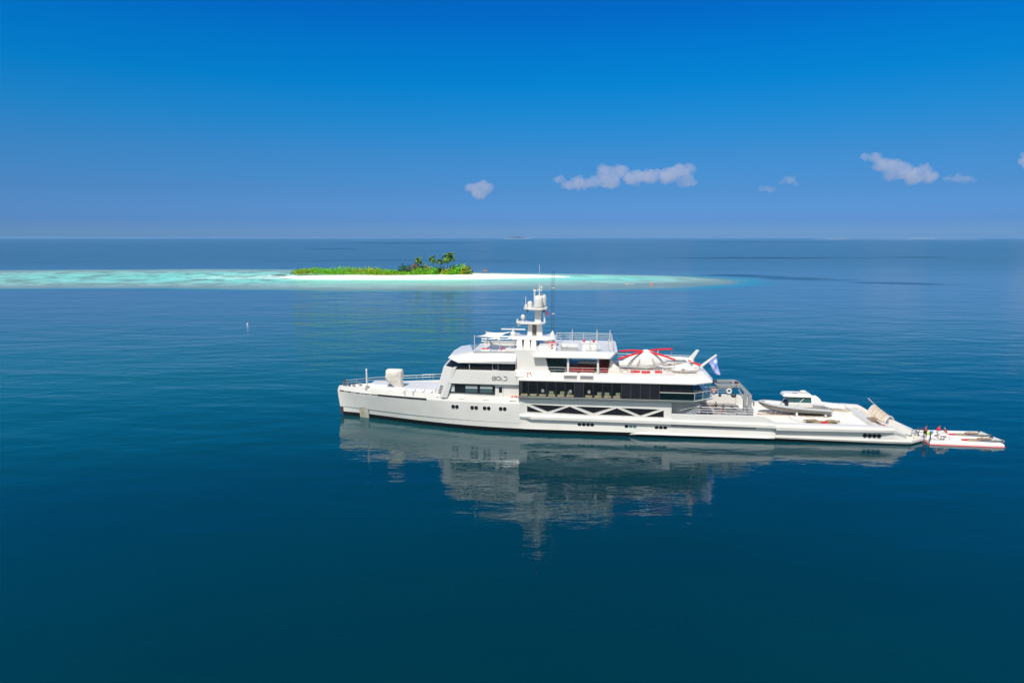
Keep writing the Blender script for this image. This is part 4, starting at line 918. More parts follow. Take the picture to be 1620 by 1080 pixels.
for s, y, lab in ((22.9, -3.2, 'red and white cushion seat at the front of the flybridge'), (25.4, -3.2, 'red cushion seat under the near corner of the shade sail')):
    t = thing('padded_bench', lab, 'seat', (s, y, 11.5)); MB().box(0, 1.3, 0, .7, 0, .25).build('seat', WCLOTH, t, bevel=.04); MB().box(.1, .6, .05, .5, .26, .42).build('cushion', RED, t, bevel=.04); MB().box(.8, 1.1, .1, .5, .26, .4).build('cushion', RED, t, bevel=.04)
# ---- lettering  BOLD with an open D
LY = -5.885
def stroke(mb_, pts, w=.085):
    P_ = [Vector((p[0], 0, p[1])) for p in pts]; L1, L2 = [], []
    for i, p in enumerate(P_):
        d = (P_[min(i + 1, len(P_) - 1)] - P_[max(i - 1, 0)]).normalized(); nrm = Vector((-d.z, 0, d.x)) * w / 2
        L1.append(p + nrm); L2.append(p - nrm)
    n0 = len(L1); vs_ = L1 + L2; mb_.add([(v.x, LY, v.z) for v in vs_] + [(v.x, LY + .04, v.z) for v in vs_], [(i, i + 1, n0 + i + 1, n0 + i) for i in range(n0 - 1)])
def arc(cx, cz, rx, rz, a0, a1, n=10): return [(cx + rx * math.cos(R(lerp(a0, a1, k / n))), cz + rz * math.sin(R(lerp(a0, a1, k / n)))) for k in range(n + 1)]
def zz(f): return f
ZB, ZT = 7.78, 8.33; zm_ = (ZB + ZT) / 2
for name, strokes in (('letter', [[(25.0, ZB), (25.0, ZT), (25.3, ZT)] + arc(25.3, (ZT + zm_) / 2, .12, (ZT - zm_) / 2, 90, -90) + [(25.05, zm_)], [(25.3, zm_)] + arc(25.3, (ZB + zm_) / 2, .14, (zm_ - ZB) / 2, 90, -90) + [(25.0, ZB)]]),
                      ('letter', [arc(25.82, zm_, .26, .275, 0, 360, 22)]),
                      ('letter', [[(26.22, ZT), (26.22, ZB + .04), (26.55, ZB)]]),
                      ('letter', [[(26.62, ZT), (26.85, ZT)] + arc(26.85, zm_, .24, (ZT - ZB) / 2, 90, -90, 12) + [(26.62, ZB)]])):
    q = MB()
    for s_ in strokes: stroke(q, s_)
    q.build(name, LETTER, Y)
# ---- jackstaff and ensign
q = MB(); q.side([(53.9, 9.05), (54.5, 9.05), (57.0, 11.15), (57.0, 11.3), (56.75, 11.3)], -1.1, -.85); q.build('ensign_staff', PAINT, Y, bevel=.04)
FLAGM = bpy.data.materials.new('flag_cloth'); FLAGM.use_nodes = True; t_ = FLAGM.node_tree; b = t_.nodes['Principled BSDF']; b.inputs['Roughness'].default_value = .8
tcn = t_.nodes.new('ShaderNodeUVMap'); 
uvx = t_.nodes.new('ShaderNodeSeparateXYZ'); t_.links.new(tcn.outputs[0], uvx.inputs[0])
def M2(op, a, b_=0.0):
    n_ = t_.nodes.new('ShaderNodeMath'); n_.operation = op
    for i, x in enumerate((a, b_)):
        if isinstance(x, (int, float)): n_.inputs[i].default_value = x
        else: t_.links.new(x, n_.inputs[i])
    return n_.outputs[0]
U, V = uvx.outputs[0], uvx.outputs[1]
dg = M2('SUBTRACT', V, M2('MULTIPLY', U, 0.75)); wd_ = M2('MULTIPLY', U, 0.13)
inor = M2('MULTIPLY', M2('GREATER_THAN', dg, 0.0), M2('LESS_THAN', dg, wd_))
inwh = M2('MULTIPLY', M2('LESS_THAN', dg, 0.0), M2('GREATER_THAN', dg, M2('MULTIPLY', wd_, -1.0)))
du = M2('SUBTRACT', U, 0.22); dv = M2('SUBTRACT', V, 0.72); rr_ = M2('ADD', M2('MULTIPLY', M2('MULTIPLY', du, du), 2.5), M2('MULTIPLY', dv, dv))
star = M2('LESS_THAN', rr_, 0.022)
def mixc(f, c1, c2):
    n_ = t_.nodes.new('ShaderNodeMix'); n_.data_type = 'RGBA'; t_.links.new(f, n_.inputs[0])
    for i, c in ((6, c1), (7, c2)):
        if isinstance(c, tuple): n_.inputs[i].default_value = (*c, 1)
        else: t_.links.new(c, n_.inputs[i])
    return n_.outputs[2]
cc = mixc(inor, (0.27, 0.36, 0.80), (0.75, 0.28, 0.06)); cc = mixc(inwh, cc, (0.85, 0.85, 0.85)); cc = mixc(star, cc, (0.85, 0.85, 0.85)); t_.links.new(cc, b.inputs['Base Color'])
nu, nv = 14, 8; bmf = bmesh.new(); uvl = bmf.loops.layers.uv.new(); gr = []
for i in range(nu + 1):
    row = []
    for j in range(nv + 1):
        u, v = i / nu, j / nv
        top = Vector((56.85, -1.0, 11.1)); hoist = Vector((-1.05, 0, -.95))
        p = top + hoist * (1 - v) * (1 - .25 * u) + Vector((.75, 0, -2.75)) * u * (.75 + .25 * v) + Vector((.35, 0, 0)) * (1 - v) * u + Vector((0, .22 * math.sin(u * 9 + v * 3) * u, 0)) + Vector((0.06 * math.sin(u * 7), 0, 0))
        row.append(bmf.verts.new(p))
    gr.append(row)
for i in range(nu):
    for j in range(nv):
        f_ = bmf.faces.new((gr[i][j], gr[i + 1][j], gr[i + 1][j + 1], gr[i][j + 1])); f_.smooth = True
        for lp, (a, c) in zip(f_.loops, ((i, j), (i + 1, j), (i + 1, j + 1), (i, j + 1))): lp[uvl].uv = (a / nu, c / nv)
me = bpy.data.meshes.new('ensign'); bmf.to_mesh(me); bmf.free(); fl = bpy.data.objects.new('ensign', me); C.objects.link(fl); me.materials.append(FLAGM)
fl.location = s2w(0, 0, 0); fl.rotation_euler = (0, 0, SA); so_ = fl.modifiers.new('s', 'SOLIDIFY'); so_.thickness = .02; tag(fl, 'blue ensign with a white star and orange and white rays on the stern staff', 'flag')
# life buoys
def lifebuoy(s, y, z, label):
    t = thing('life_buoy', label, 'life buoy', (s, y, z), 0, 'orange life buoys on the yacht')
    MB().torus((0, 0, 0), .30, .10, 'y').build('ring', WCLOTH, t, smooth=True)
    for a in (20, 110, 200, 290): MB().torus((0, 0, 0), .30, .108, 'y', 6, 8, a, a + 55).build('band', ORANGE, t, smooth=True)
lifebuoy(30.3, -6.13, 8.75, 'orange life buoy on the rail behind the ship name')
lifebuoy(28.1, -6.25, 5.35, 'orange life buoy on the bulwark just ahead of the glazed deck, forward one')
lifebuoy(28.75, -6.3, 5.35, 'orange life buoy on the bulwark just ahead of the glazed deck, after one')

# ================================================================== HELICOPTER (under covers)
HZ = 9.0
Hc = thing('helicopter', 'white covered helicopter with red rotor blade covers on the upper aft deck', 'helicopter', (46.9, -1.2, HZ))
def ring_yz(s, yc, zc, ry, rz, n=16, e=.8):
    return [(s, yc + ry * math.copysign(abs(math.cos(t)) ** e, math.cos(t)), zc + rz * math.copysign(abs(math.sin(t)) ** e, math.sin(t))) for t in [6.2832 * k / n for k in range(n)]]
fus = MB(); fus.loft([ring_yz(-4.3, 0, .55, .15, .12), ring_yz(-3.8, 0, .62, .55, .32), ring_yz(-3.0, 0, .80, .85, .55), ring_yz(-2.2, 0, 1.02, 1.0, .82), ring_yz(-1.3, 0, 1.22, 1.05, 1.08), ring_yz(-.5, 0, 1.38, 1.05, 1.28), ring_yz(.2, 0, 1.45, 1.02, 1.34), ring_yz(.9, 0, 1.42, .98, 1.22), ring_yz(1.6, 0, 1.35, .85, .95), ring_yz(2.3, 0, 1.35, .62, .62), ring_yz(3.0, 0, 1.4, .45, .42)])
for k_ in range(1):
    cone = []
    for z_, rs_, ry_ in ((.9, 1.9, 1.06), (1.5, 1.55, 1.0), (2.0, 1.1, .8), (2.35, .72, .55), (2.6, .45, .4)):
        cone.append([(rs_ * math.cos(t) * (1 + .06 * math.sin(5 * t)), ry_ * math.sin(t) * (1 + .06 * math.sin(5 * t)), z_) for t in [6.2832 * k / 20 for k in range(20)]])
    fus.loft(cone)
FUS = fus.build('fuselage_cover', FABW, Hc, smooth=True, ang=80)
q = MB(); q.loft([ring_yz(2.2, 0, 1.5, .5, .5, 10), ring_yz(4.0, 0, 1.62, .34, .32, 10), ring_yz(6.4, 0, 1.6, .25, .25, 10)]); q.build('tail_boom', FABW, Hc, smooth=True, ang=80)
q = MB(); q.side([(5.8, 1.4), (6.6, 1.3), (7.55, 2.95), (7.1, 3.0)], -.09, .09); q.side([(6.0, 1.3), (6.7, 1.3), (6.9, .7), (6.5, .6)], -.07, .07); q.build('tail_fin', PAINT, Hc, bevel=.03)
q = MB(); q.box(5.6, 6.6, -1.5, 1.5, 1.42, 1.5); q.build('stabilizer', PAINT, Hc)
q = MB(); q.tube([(5.9, -1.0, 1.55), (7.6, -1.5, .98)], .15, 8); q.build('tail_rotor_cover', RED, Hc, smooth=True)
q = MB(); q.lathe((0, 0, 2.45), [(.45, -.1), (.55, .1), (.5, .3), (.25, .42)], 14); q.build('rotor_hub', FABW, Hc, smooth=True)
hub = Vector((0, 0, 2.62))
for e in ((-3.7, 1.9, 2.25), (-4.0, -3.0, 1.9), (4.05, 3.2, 2.5), (3.85, -2.6, 1.9)):
    e = Vector(e); d = (e - hub); mid = hub + d * .5 + Vector((0, 0, .10))
    q = MB()
    rg = []
    for k in range(9):
        f = .06 + .94 * k / 8; p = hub.lerp(e, f) + Vector((0, 0, .4 * f * (1 - f))); side_ = Vector((-d.y, d.x, 0)).normalized()
        w_ = .2 if k else .12; rg.append([p + side_ * w_, p + Vector((0, 0, .15)), p - side_ * w_, p - Vector((0, 0, .15))])
    q.loft(rg); q.build('rotor_blade', RED, Hc)
for sx_ in (-1, 1):
    rg = []
    for k in range(9):
        f = k / 8; s = sx_ * (.35 + .9 * f ** .8 + .1 * math.sin(3 * f)); z = 2.5 - 2.0 * f; yv = -(.35 + .85 * math.sin(f * 1.9))
        rg.append((s, yv - .02, z))
    q = MB(); q.loft([[(p[0] - .09, p[1] - .04, p[2]), (p[0] + .09, p[1] - .04, p[2]), (p[0] + .09, p[1] + .1, p[2]), (p[0] - .09, p[1] + .1, p[2])] for p in rg]); q.build('cover_strap', STRAP, Hc)
q = MB()
for y in (-1.15, 1.15):
    q.tube([(-2.6, y, .25), (-2.3, y, .12), (2.2, y, .12)], .06, 6)
for s in (-1.3, 1.0): q.tube([(s, -1.15, .12), (s, -.5, .6), (s, .5, .6), (s, 1.15, .12)], .05, 5)
q.build('skid', STRAP, Hc)
for s, lab in ((-2.6, 0), (0.6, 0)):
    pass
q = MB()
for e in ((-3.7, 1.9, 2.2), (-4.0, -3.0, 1.85), (4.05, 3.2, 2.4), (3.85, -2.6, 1.85)): q.tube([e, (e[0] * .97, e[1], .0)], .03, 4)
q.build('blade_tie', STRAP, Hc)
def wheelpad(s, y, w_, label):
    q = MB(); q.box(0, w_, -.2, .2, 0, .32); single(q, 'red_bag', RED, label, 'bag', (s, y, HZ), bevel=.05)
wheelpad(44.6, -4.0, 1.3, 'flat red bag below the helicopter nose, the left one'); wheelpad(46.1, -4.3, 1.2, 'flat red bag in the middle below the helicopter'); wheelpad(48.0, -3.9, 1.0, 'flat red bag right of the strap under the helicopter')
q = MB()
for (a, b_) in (((42.6, -4.2), (49, -3.6)), ((48.4, -3.8), (54, -3.4)), ((49.5, -4.6), (54, -4.2)), ((42.9, -4.8), (45.5, -4.4)), ((48.5, -3.0), (51.8, -2.0)), ((50.5, -2.8), (53.5, -3.0))):
    q.tube([(lerp(a[0], b_[0], k / 8), lerp(a[1], b_[1], k / 8), 9.35 + .15 * math.sin(k * 1.3 + a[0])) for k in range(9)], .045, 5)
o = q.build('rope', TEAK); o.location = s2w(0, 0, 0); o.rotation_euler = (0, 0, SA); tag(o, 'brown lashing lines strung round the covered helicopter', 'rope')
q = MB(); q.loft([ring_yz(49.2, -2.4, 9.75, .1, .08, 8), ring_yz(50.2, -2.3, 9.9, .22, .16, 8), ring_yz(51.9, -2.2, 10.25, .2, .16, 8), ring_yz(52.3, -2.2, 10.3, .05, .05, 8)])
o = q.build('rolled_cover', BEIGE, smooth=True); o.location = s2w(0, 0, 0); o.rotation_euler = (0, 0, SA); tag(o, 'long beige rolled cover along the helicopter tail', 'rolled cover')
t = thing('covered_jet_ski', 'small white covered craft under the helicopter tail', 'covered craft', (52.0, -3.4, 9.0))
MB().loft([ring_yz(-1.7, 0, .35, .2, .15, 10), ring_yz(-.9, 0, .5, .55, .4, 10), ring_yz(.3, 0, .6, .6, .5, 10), ring_yz(1.4, 0, .45, .5, .35, 10), ring_yz(1.9, 0, .35, .2, .15, 10)]).build('cover', FABW, t, smooth=True, ang=80); MB().tube([(-1.9, -.5, .45), (-.2, -.72, .3), (1.9, -.5, .5)], .04, 5).build('strap', TEAK, t); MB().lathe((-.1, -.6, .45), [(.2, 0), (.25, .12), (.2, .25)], 10).build('hub', STRAP, t)
rail([(43.0, -5.2, 9.0), (54.3, -4.6, 9.0)], .95, 2, 1.9, r=.018, m=RAILM)
rail([(42.5, 5.3, 9.0), (54.6, 4.6, 9.0)], 1.1, 3, 1.9, m=RAILM)
MB().tube([(49.0, 3, 9.0), (49.0, 3, 11.3)], .08, 6).build('deck_stanchion', RAILM, Y); MB().tube([(54.4, -2.2, 9.0), (54.4, -2.2, 10.2)], .07, 6).build('deck_stanchion', RAILM, Y)

# ================================================================== DECK CRANE (aft)
cr = MB()
for y0 in (-1.4, 1.6):
    cr.side([(57.0, 6.55), (57.0, 7.0), (60.2, 7.1), (60.8, 6.9), (62.1, 5.5), (62.1, 2.36), (61.6, 2.36), (61.6, 5.35), (60.4, 6.55), (59.8, 6.6)], y0, y0 + .45)
CR = cr.build('crane_frame', CRANE, Y, bevel=.05)
q = MB(); q.box(57.0, 57.4, -1.4, 2.0, 6.5, 6.9); q.box(59.5, 60.0, -1.4, 2.0, 6.6, 7.0); q.box(57.2, 60.0, -.4, .1, 6.2, 6.6); q.build('crane_beam', CRANE, CR, bevel=.05)
q = MB(); q.tube([(60.2, -1.2, 6.4), (61.3, -1.2, 4.2)], .12, 6); q.tube([(58.6, -1.0, 5.5), (60.6, -1.0, 5.4), (61.4, -1.0, 4.5)], .07, 6); q.build('crane_ram', STEEL, CR)
q = MB(); q.torus((58.8, -1.6, 6.1), .3, .12, 'y'); q.build('hose_reel', CREAM, CR, smooth=True)
q = MB(); q.ell((59.5, -1.5, 5.45), (.4, .35, .3)); q.ell((57.6, -1.3, 5.4), (.22, .22, .25)); q.build('winch', DARK, CR, smooth=True)
q = MB(); q.ell((60.0, -.6, 7.15), (.3, .3, .25)); q.build('crane_lamp', mat('maroon2', (.08, .01, .01), .5), CR, smooth=True)
q = MB(); q.box(59.8, 61.2, -3.4, -2.2, 2.36, 3.3); q.box(61.2, 61.9, -3.6, -1.2, 2.36, 4.1); q.tube([(57.5, -3.9, 3.3), (60.8, -4.0, 3.1)], .1, 6); q.build('crane_base', CRANE, CR, bevel=.06)
q = MB(); q.box(60.9, 61.1, -2.5, -2.3, 3.3, 4.9); q.box(58.6, 59.3, -4.4, -3.8, 2.36, 3.1); q.build('crane_valve', STEEL, CR)
q = MB(); q.box(0, .9, -.15, .15, 0, .2); q.side([(.3, -.45), (.6, -.45), (.7, 0), (.2, 0)], -.1, .1)
single(q, 'covered_light', mat('pink_cloth', (.72, .35, .30), .8), 'pink covered fitting on the far rail aft of the glazed deck', 'covered fitting', (57.6, 6.2, 4.5))

# ================================================================== TENDER
T = thing('tender', 'grey cabin tender boat on chocks on the aft deck', 'boat', (63.9, 2.2, 2.05), R(-1)); T.scale = (1.03, 1.03, 1.03)
def tsec(x, b_, zk, zc, zg, bw=None):
    return [(x, -b_, zg), (x, -b_ * 1.0, zg - .12), (x, -b_ * .82, zc), (x, 0, zk), (x, b_ * .82, zc), (x, b_, zg - .12), (x, b_, zg)]
st = [(0.0, .06, 1.55, 1.6, 1.78), (.5, .5, 1.1, 1.35, 1.72), (1.2, .95, .72, 1.0, 1.62), (2.4, 1.3, .42, .75, 1.47), (4.0, 1.5, .3, .6, 1.32), (6.5, 1.55, .25, .5, 1.15), (9.6, 1.5, .25, .45, 1.0)]
q = MB(); q.loft([tsec(*s_) for s_ in st], cap=True, closed=True); q.build('hull', TENDG, T, smooth=True, ang=25)
q = MB()
for sg in (-1, 1): q.tube([(s_[0], sg * s_[1], s_[4]) for s_ in st], [.08, .14, .17, .18, .18, .18, .17], 8)
q.build('gunwale', TUBEG, T, smooth=True)
MB().plan([(1.2, -.7), (3.4, -1.1), (3.4, 1.1), (1.2, .7)], 1.55, 1.7, [(1.5, -.5), (3.4, -.8), (3.4, .8), (1.5, .5)]).build('foredeck', PAINT, T)
cab = MB().plan([(3.9, -1.05), (7.2, -1.1), (7.2, 1.1), (3.9, 1.05)], 1.25, 1.95).build('cabin', PAINT, T, bevel=.06)
MB().plan([(4.0, -1.0), (6.95, -1.03), (6.95, 1.03), (4.0, 1.0)], 1.95, 2.78, [(3.55, -.9), (6.9, -.93), (6.9, .93), (3.55, .9)]).build('window', mat('boat_glass', (.01, .09, .10), .08), cab)
q = MB()
for a, b_ in ((4.0, 3.55), (4.75, 4.6), (5.9, 5.85), (6.95, 6.9)): q.tube([(a, -1.02, 1.95), (b_, -.94, 2.8)], .045, 4)
q.build('window_pillar', DARK, cab)
q = MB(); q.plan([(3.1, -1.0), (3.6, -1.25), (7.1, -1.25), (7.3, -1.0), (7.3, 1.0), (7.1, 1.25), (3.6, 1.25), (3.1, 1.0)], 2.78, 3.2, [(3.3, -.7), (3.9, -.95), (6.6, -.95), (6.9, -.7), (6.9, .7), (6.6, .95), (3.9, .95), (3.3, .7)]); q.build('roof', PAINT, T, bevel=.08)
q = MB(); q.ell((6.1, .1, 3.35), (.5, .4, .18)); q.build('radar', PAINT, T, smooth=True)
q = MB(); q.box(4.5, 5.1, -.75, -.5, 3.2, 3.24); q.build('roof_hatch', DARK, T)
q = MB()
for p in (((2.7, -1.1, 1.55), (3.35, -1.0, 2.6)), ((4.9, -1.2, 1.5), (5.9, -1.05, 2.5))): q.tube(p, .04, 5)
q.tube([(.8, -.6, 1.85), (2.7, -1.15, 1.9)], .03, 5); q.build('grab_rail', STEEL, T)
MB().box(3.4, 3.9, -.9, .9, 1.5, 1.95).build('helm_seat', NAVY, T)
for s in (5.1, 9.0): MB().box(s - .12, s + .12, -1.2, 1.2, -.0, .62).build('chock', WCLOTH, T)
q = MB(); q.box(9.5, 10.0, -.9, .9, .4, 1.0); q.lathe((9.9, -.5, .2), [(.1, 0), (.25, .4), (.2, .8)], 8); q.build('drive', STRAP, T)
# covered craft behind
t = thing('covered_boat', 'white fabric covered boat beyond the cabin tender', 'covered boat', (71.6, 4.9, 2.2))
q = MB(); q.loft([ring_yz(-1.6, 0, 1.0, .9, .6, 14, .6), ring_yz(-1.3, 0, 1.15, 1.1, .95, 14, .5), ring_yz(1.4, 0, 1.1, 1.1, .95, 14, .5), ring_yz(1.8, 0, 1.0, 1.0, .7, 14, .5), ring_yz(2.0, 0, .7, 1.0, .5, 14, .6), ring_yz(5.2, 0, .45, .9, .35, 14, .6)]); q.build('cover', FABW, t, smooth=True, ang=80)
MB().box(-1.2, 4.5, -.6, .6, 0, .35).build('cradle', STRAP, t)
q = MB(); q.tube([(0, 0, 0), (-.9, .1, 1.0)], .06, 6); q.lathe((0, 0, -.05), [(.2, 0), (.15, .15)], 8)
single(q, 'boat_hook', STEEL, 'thin pole leaning on the deck right of the covered boat', 'pole', (77.2, 5.0, 2.2))
# net heap with a red box, boards, mats
q = MB(); rnd = random.Random(5)
for k in range(26):
    a = rnd.uniform(-1, 1); q.tube([(a * 2 + .5 * math.cos(t) * rnd.uniform(.6, 1.2), .28 * math.sin(t) + rnd.uniform(-.12, .12) * (1 + abs(a)), .08 + .16 * (1 - abs(a) * .4) * rnd.random() + (.18 if abs(a) > .45 else 0)) for t in [6.28 * j / 9 for j in range(10)]], .06, 5)
q.ell((0, 0, .05), (2.1, .45, .2)); q.ell((-1.1, .2, .2), (.8, .4, .28)); q.ell((1.3, .25, .2), (.6, .35, .26))
single(q, 'rope_heap', NET, 'heap of brown net and rope on the white aft deck', 'rope heap', (71.5, -2.6, 2.05))
q = MB(); q.plan([(-.38, -.3), (.38, -.3), (.38, .3), (-.38, .3)], 0, .48, [(-.34, -.26), (.34, -.26), (.34, .26), (-.34, .26)]); q.box(-.4, .4, -.32, .32, .48, .54)
single(q, 'red_box', RED, 'small red box in front of the heap of rope', 'box', (71.5, -3.9, 2.05), bevel=.04)
q = MB(); q.loft([[(x, y * w_, z) for y, z in ((-1, .1), (-.8, 0), (.8, 0), (1, .1), (.7, .28), (-.7, .28))] for x, w_ in ((-1.9, .1), (-1.5, .45), (-.6, .6), (.8, .6), (1.5, .45), (1.8, .15))])
t = thing('dinghy', 'small beige covered dinghy at the stern end of the tender', 'dinghy', (76.3, 3.4, 2.06)); q.build('hull', FABW, t, smooth=True, ang=60)
MB().loft([[(x, y * w_, z) for y, z in ((-1, .29), (0, .5), (1, .29), (.5, .25), (-.5, .25))] for x, w_ in ((-1.2, .2), (-.6, .45), (.8, .45), (1.3, .2))]).build('cover', BEIGE, t, smooth=True, ang=60)
q = MB()
for k in range(6): q.tube([(63.8 + k * .75, 1.4, 2.07), (63.8 + k * .75, 1.4, 2.4), (64.3 + k * .75, 1.4, 2.4)], .06, 5)
q.box(63.6, 68.6, 1.1, 1.55, 2.055, 2.13); q.build('deck_track', TEAK, Y)
q = MB()
for k in range(30):
    t = k / 29; 
q.tube([(68.0, .9, 2.09), (67.8, -.8, 2.09), (68.6, -2.2, 2.09), (70.0, -3.2, 2.09), (71.2, -3.9, 2.09)], .03, 5)
single(q, 'hose', STRAP, 'thin grey line curving over the aft deck to the red box', 'hose', (0, 0, 0))
q = MB()
for k in range(14): q.torus((71.6 + rnd.uniform(-3, 1.9), 1.2 + rnd.uniform(-.5, .3), 2.1), rnd.uniform(.15, .35), .05, 'z', 10, 5)
single(q, 'rope_coils', TEAK, 'brown rope coils lying below the stern of the tender', 'rope', (0, 0, 0))

# ================================================================== FLOATING PLATFORM + JET SKIS
PL = thing('floating_platform', 'white inflatable swim platform with a red edge behind the stern', 'swim platform', (84.6, -5.75, .35))
q = MB(); q.plan([(0, 0), (9.3, -.25), (9.15, 6.1), (0.2, 6.0)], -.12, .42); q.build('deck', FABW, PL, bevel=.12)
q = MB(); q.tube([(0.02, 0, -.06), (9.32, -.26, -.06), (9.17, 6.12, -.06), (.2, 6.02, -.06), (.02, 0, -.06)], .13, 8); q.build('edge', RED, PL, smooth=True)
q = MB(); q.box(.0, .12, .1, .22, -.1, 1.75); q.build('mooring_post', DARK, PL)
t = thing('boarding_ladder', 'dark folding gangway frame where the platform meets the stern', 'ladder', (83.9, -4.0, .95))
q = MB()
for y in (0, .7):
    q.tube([(0, y, 0), (0, y, .95), (1.0, y, .95), (1.0, y, 0)], .07, 5)
for x in (.0, .33, .66, 1.0): q.tube([(x, 0, .5), (x, .7, .5)], .05, 4)
q.tube([(-.9, 0, 0), (-.9, 0, .9), (-.2, 0, .7)], .05, 4); q.tube([(-.9, .0, .4), (0, .0, .5)], .05, 4)
q.build('frame', DARK, t)
def jetski(s, y, rot, label):
    J = thing('jet_ski', label, 'jet ski', (s, y, .42), rot, 'jet skis at the end of the platform')
    q = MB(); q.loft([[(x, yy * w_, zz_ + dz) for yy, zz_ in ((-.7, .45), (-1, .3), (-.6, .08), (0, 0), (.6, .08), (1, .3), (.7, .45))] for x, w_, dz in ((-1.5, .42, 0), (-.6, .52, 0), (.6, .55, 0), (1.3, .42, .05), (1.7, .22, .12), (1.95, .05, .2))])
    q.build('hull', TUBEG, J, smooth=True, ang=40)
    q = MB(); q.loft([ring_yz(0.25, 0, .55, .35, .15, 10), ring_yz(.6, 0, .7, .36, .28, 10), ring_yz(1.2, 0, .55, .34, .22, 10), ring_yz(1.85, 0, .42, .06, .05, 10)]); q.build('hood', GREYJ, J, smooth=True)
    q = MB(); q.tube([(-1.45, -.45, .46), (-.6, -.55, .46), (.6, -.58, .46), (1.3, -.45, .52), (1.9, -.06, .62)], .06, 6); q.build('rub_strake', DARK, J)
    q = MB(); q.loft([ring_yz(-1.35, 0, .6, .22, .10, 8), ring_yz(-.8, 0, .68, .24, .16, 8), ring_yz(.2, 0, .68, .2, .14, 8)]); q.build('seat', BROWNM, J, smooth=True)
    q = MB(); q.tube([(.3, -.38, 1.0), (.45, 0, .92), (.3, .38, 1.0)], .045, 6); q.tube([(.45, 0, .7), (.45, 0, .92)], .07, 6); q.build('handlebar', DARK, J)
    q = MB(); q.plan([(-1.75, -.35), (-1.3, -.4), (-1.3, .4), (-1.75, .35)], .3, .46); q.build('stern_pad', RED, J, bevel=.03)
    return J
jetski(92.6, -4.55, R(-3), 'grey and white jet ski on the near corner of the platform')
jetski(92.3, -1.9, R(-3), 'white jet ski on the far side of the platform, behind the near one')
for s, y, dx, lab in ((90.7, -4.6, 0, 'folded beige and red mat by the near jet ski stern'), (90.3, -2.0, 0, 'folded beige and red mat by the far jet ski stern')):
    t = thing('folded_mat', lab, 'mat', (s, y, .80), 0, 'mats behind the jet skis'); MB().plan([(-1.5, -.22), (-.9, -.25), (-.9, .25), (-1.5, .22)], 0, .12).build('tip', RED, t, bevel=.02); MB().plan([(-.9, -.35), (.6, -.45), (.6, .45), (-.9, .35)], 0, .14).build('pad', BROWNM, t, bevel=.03)

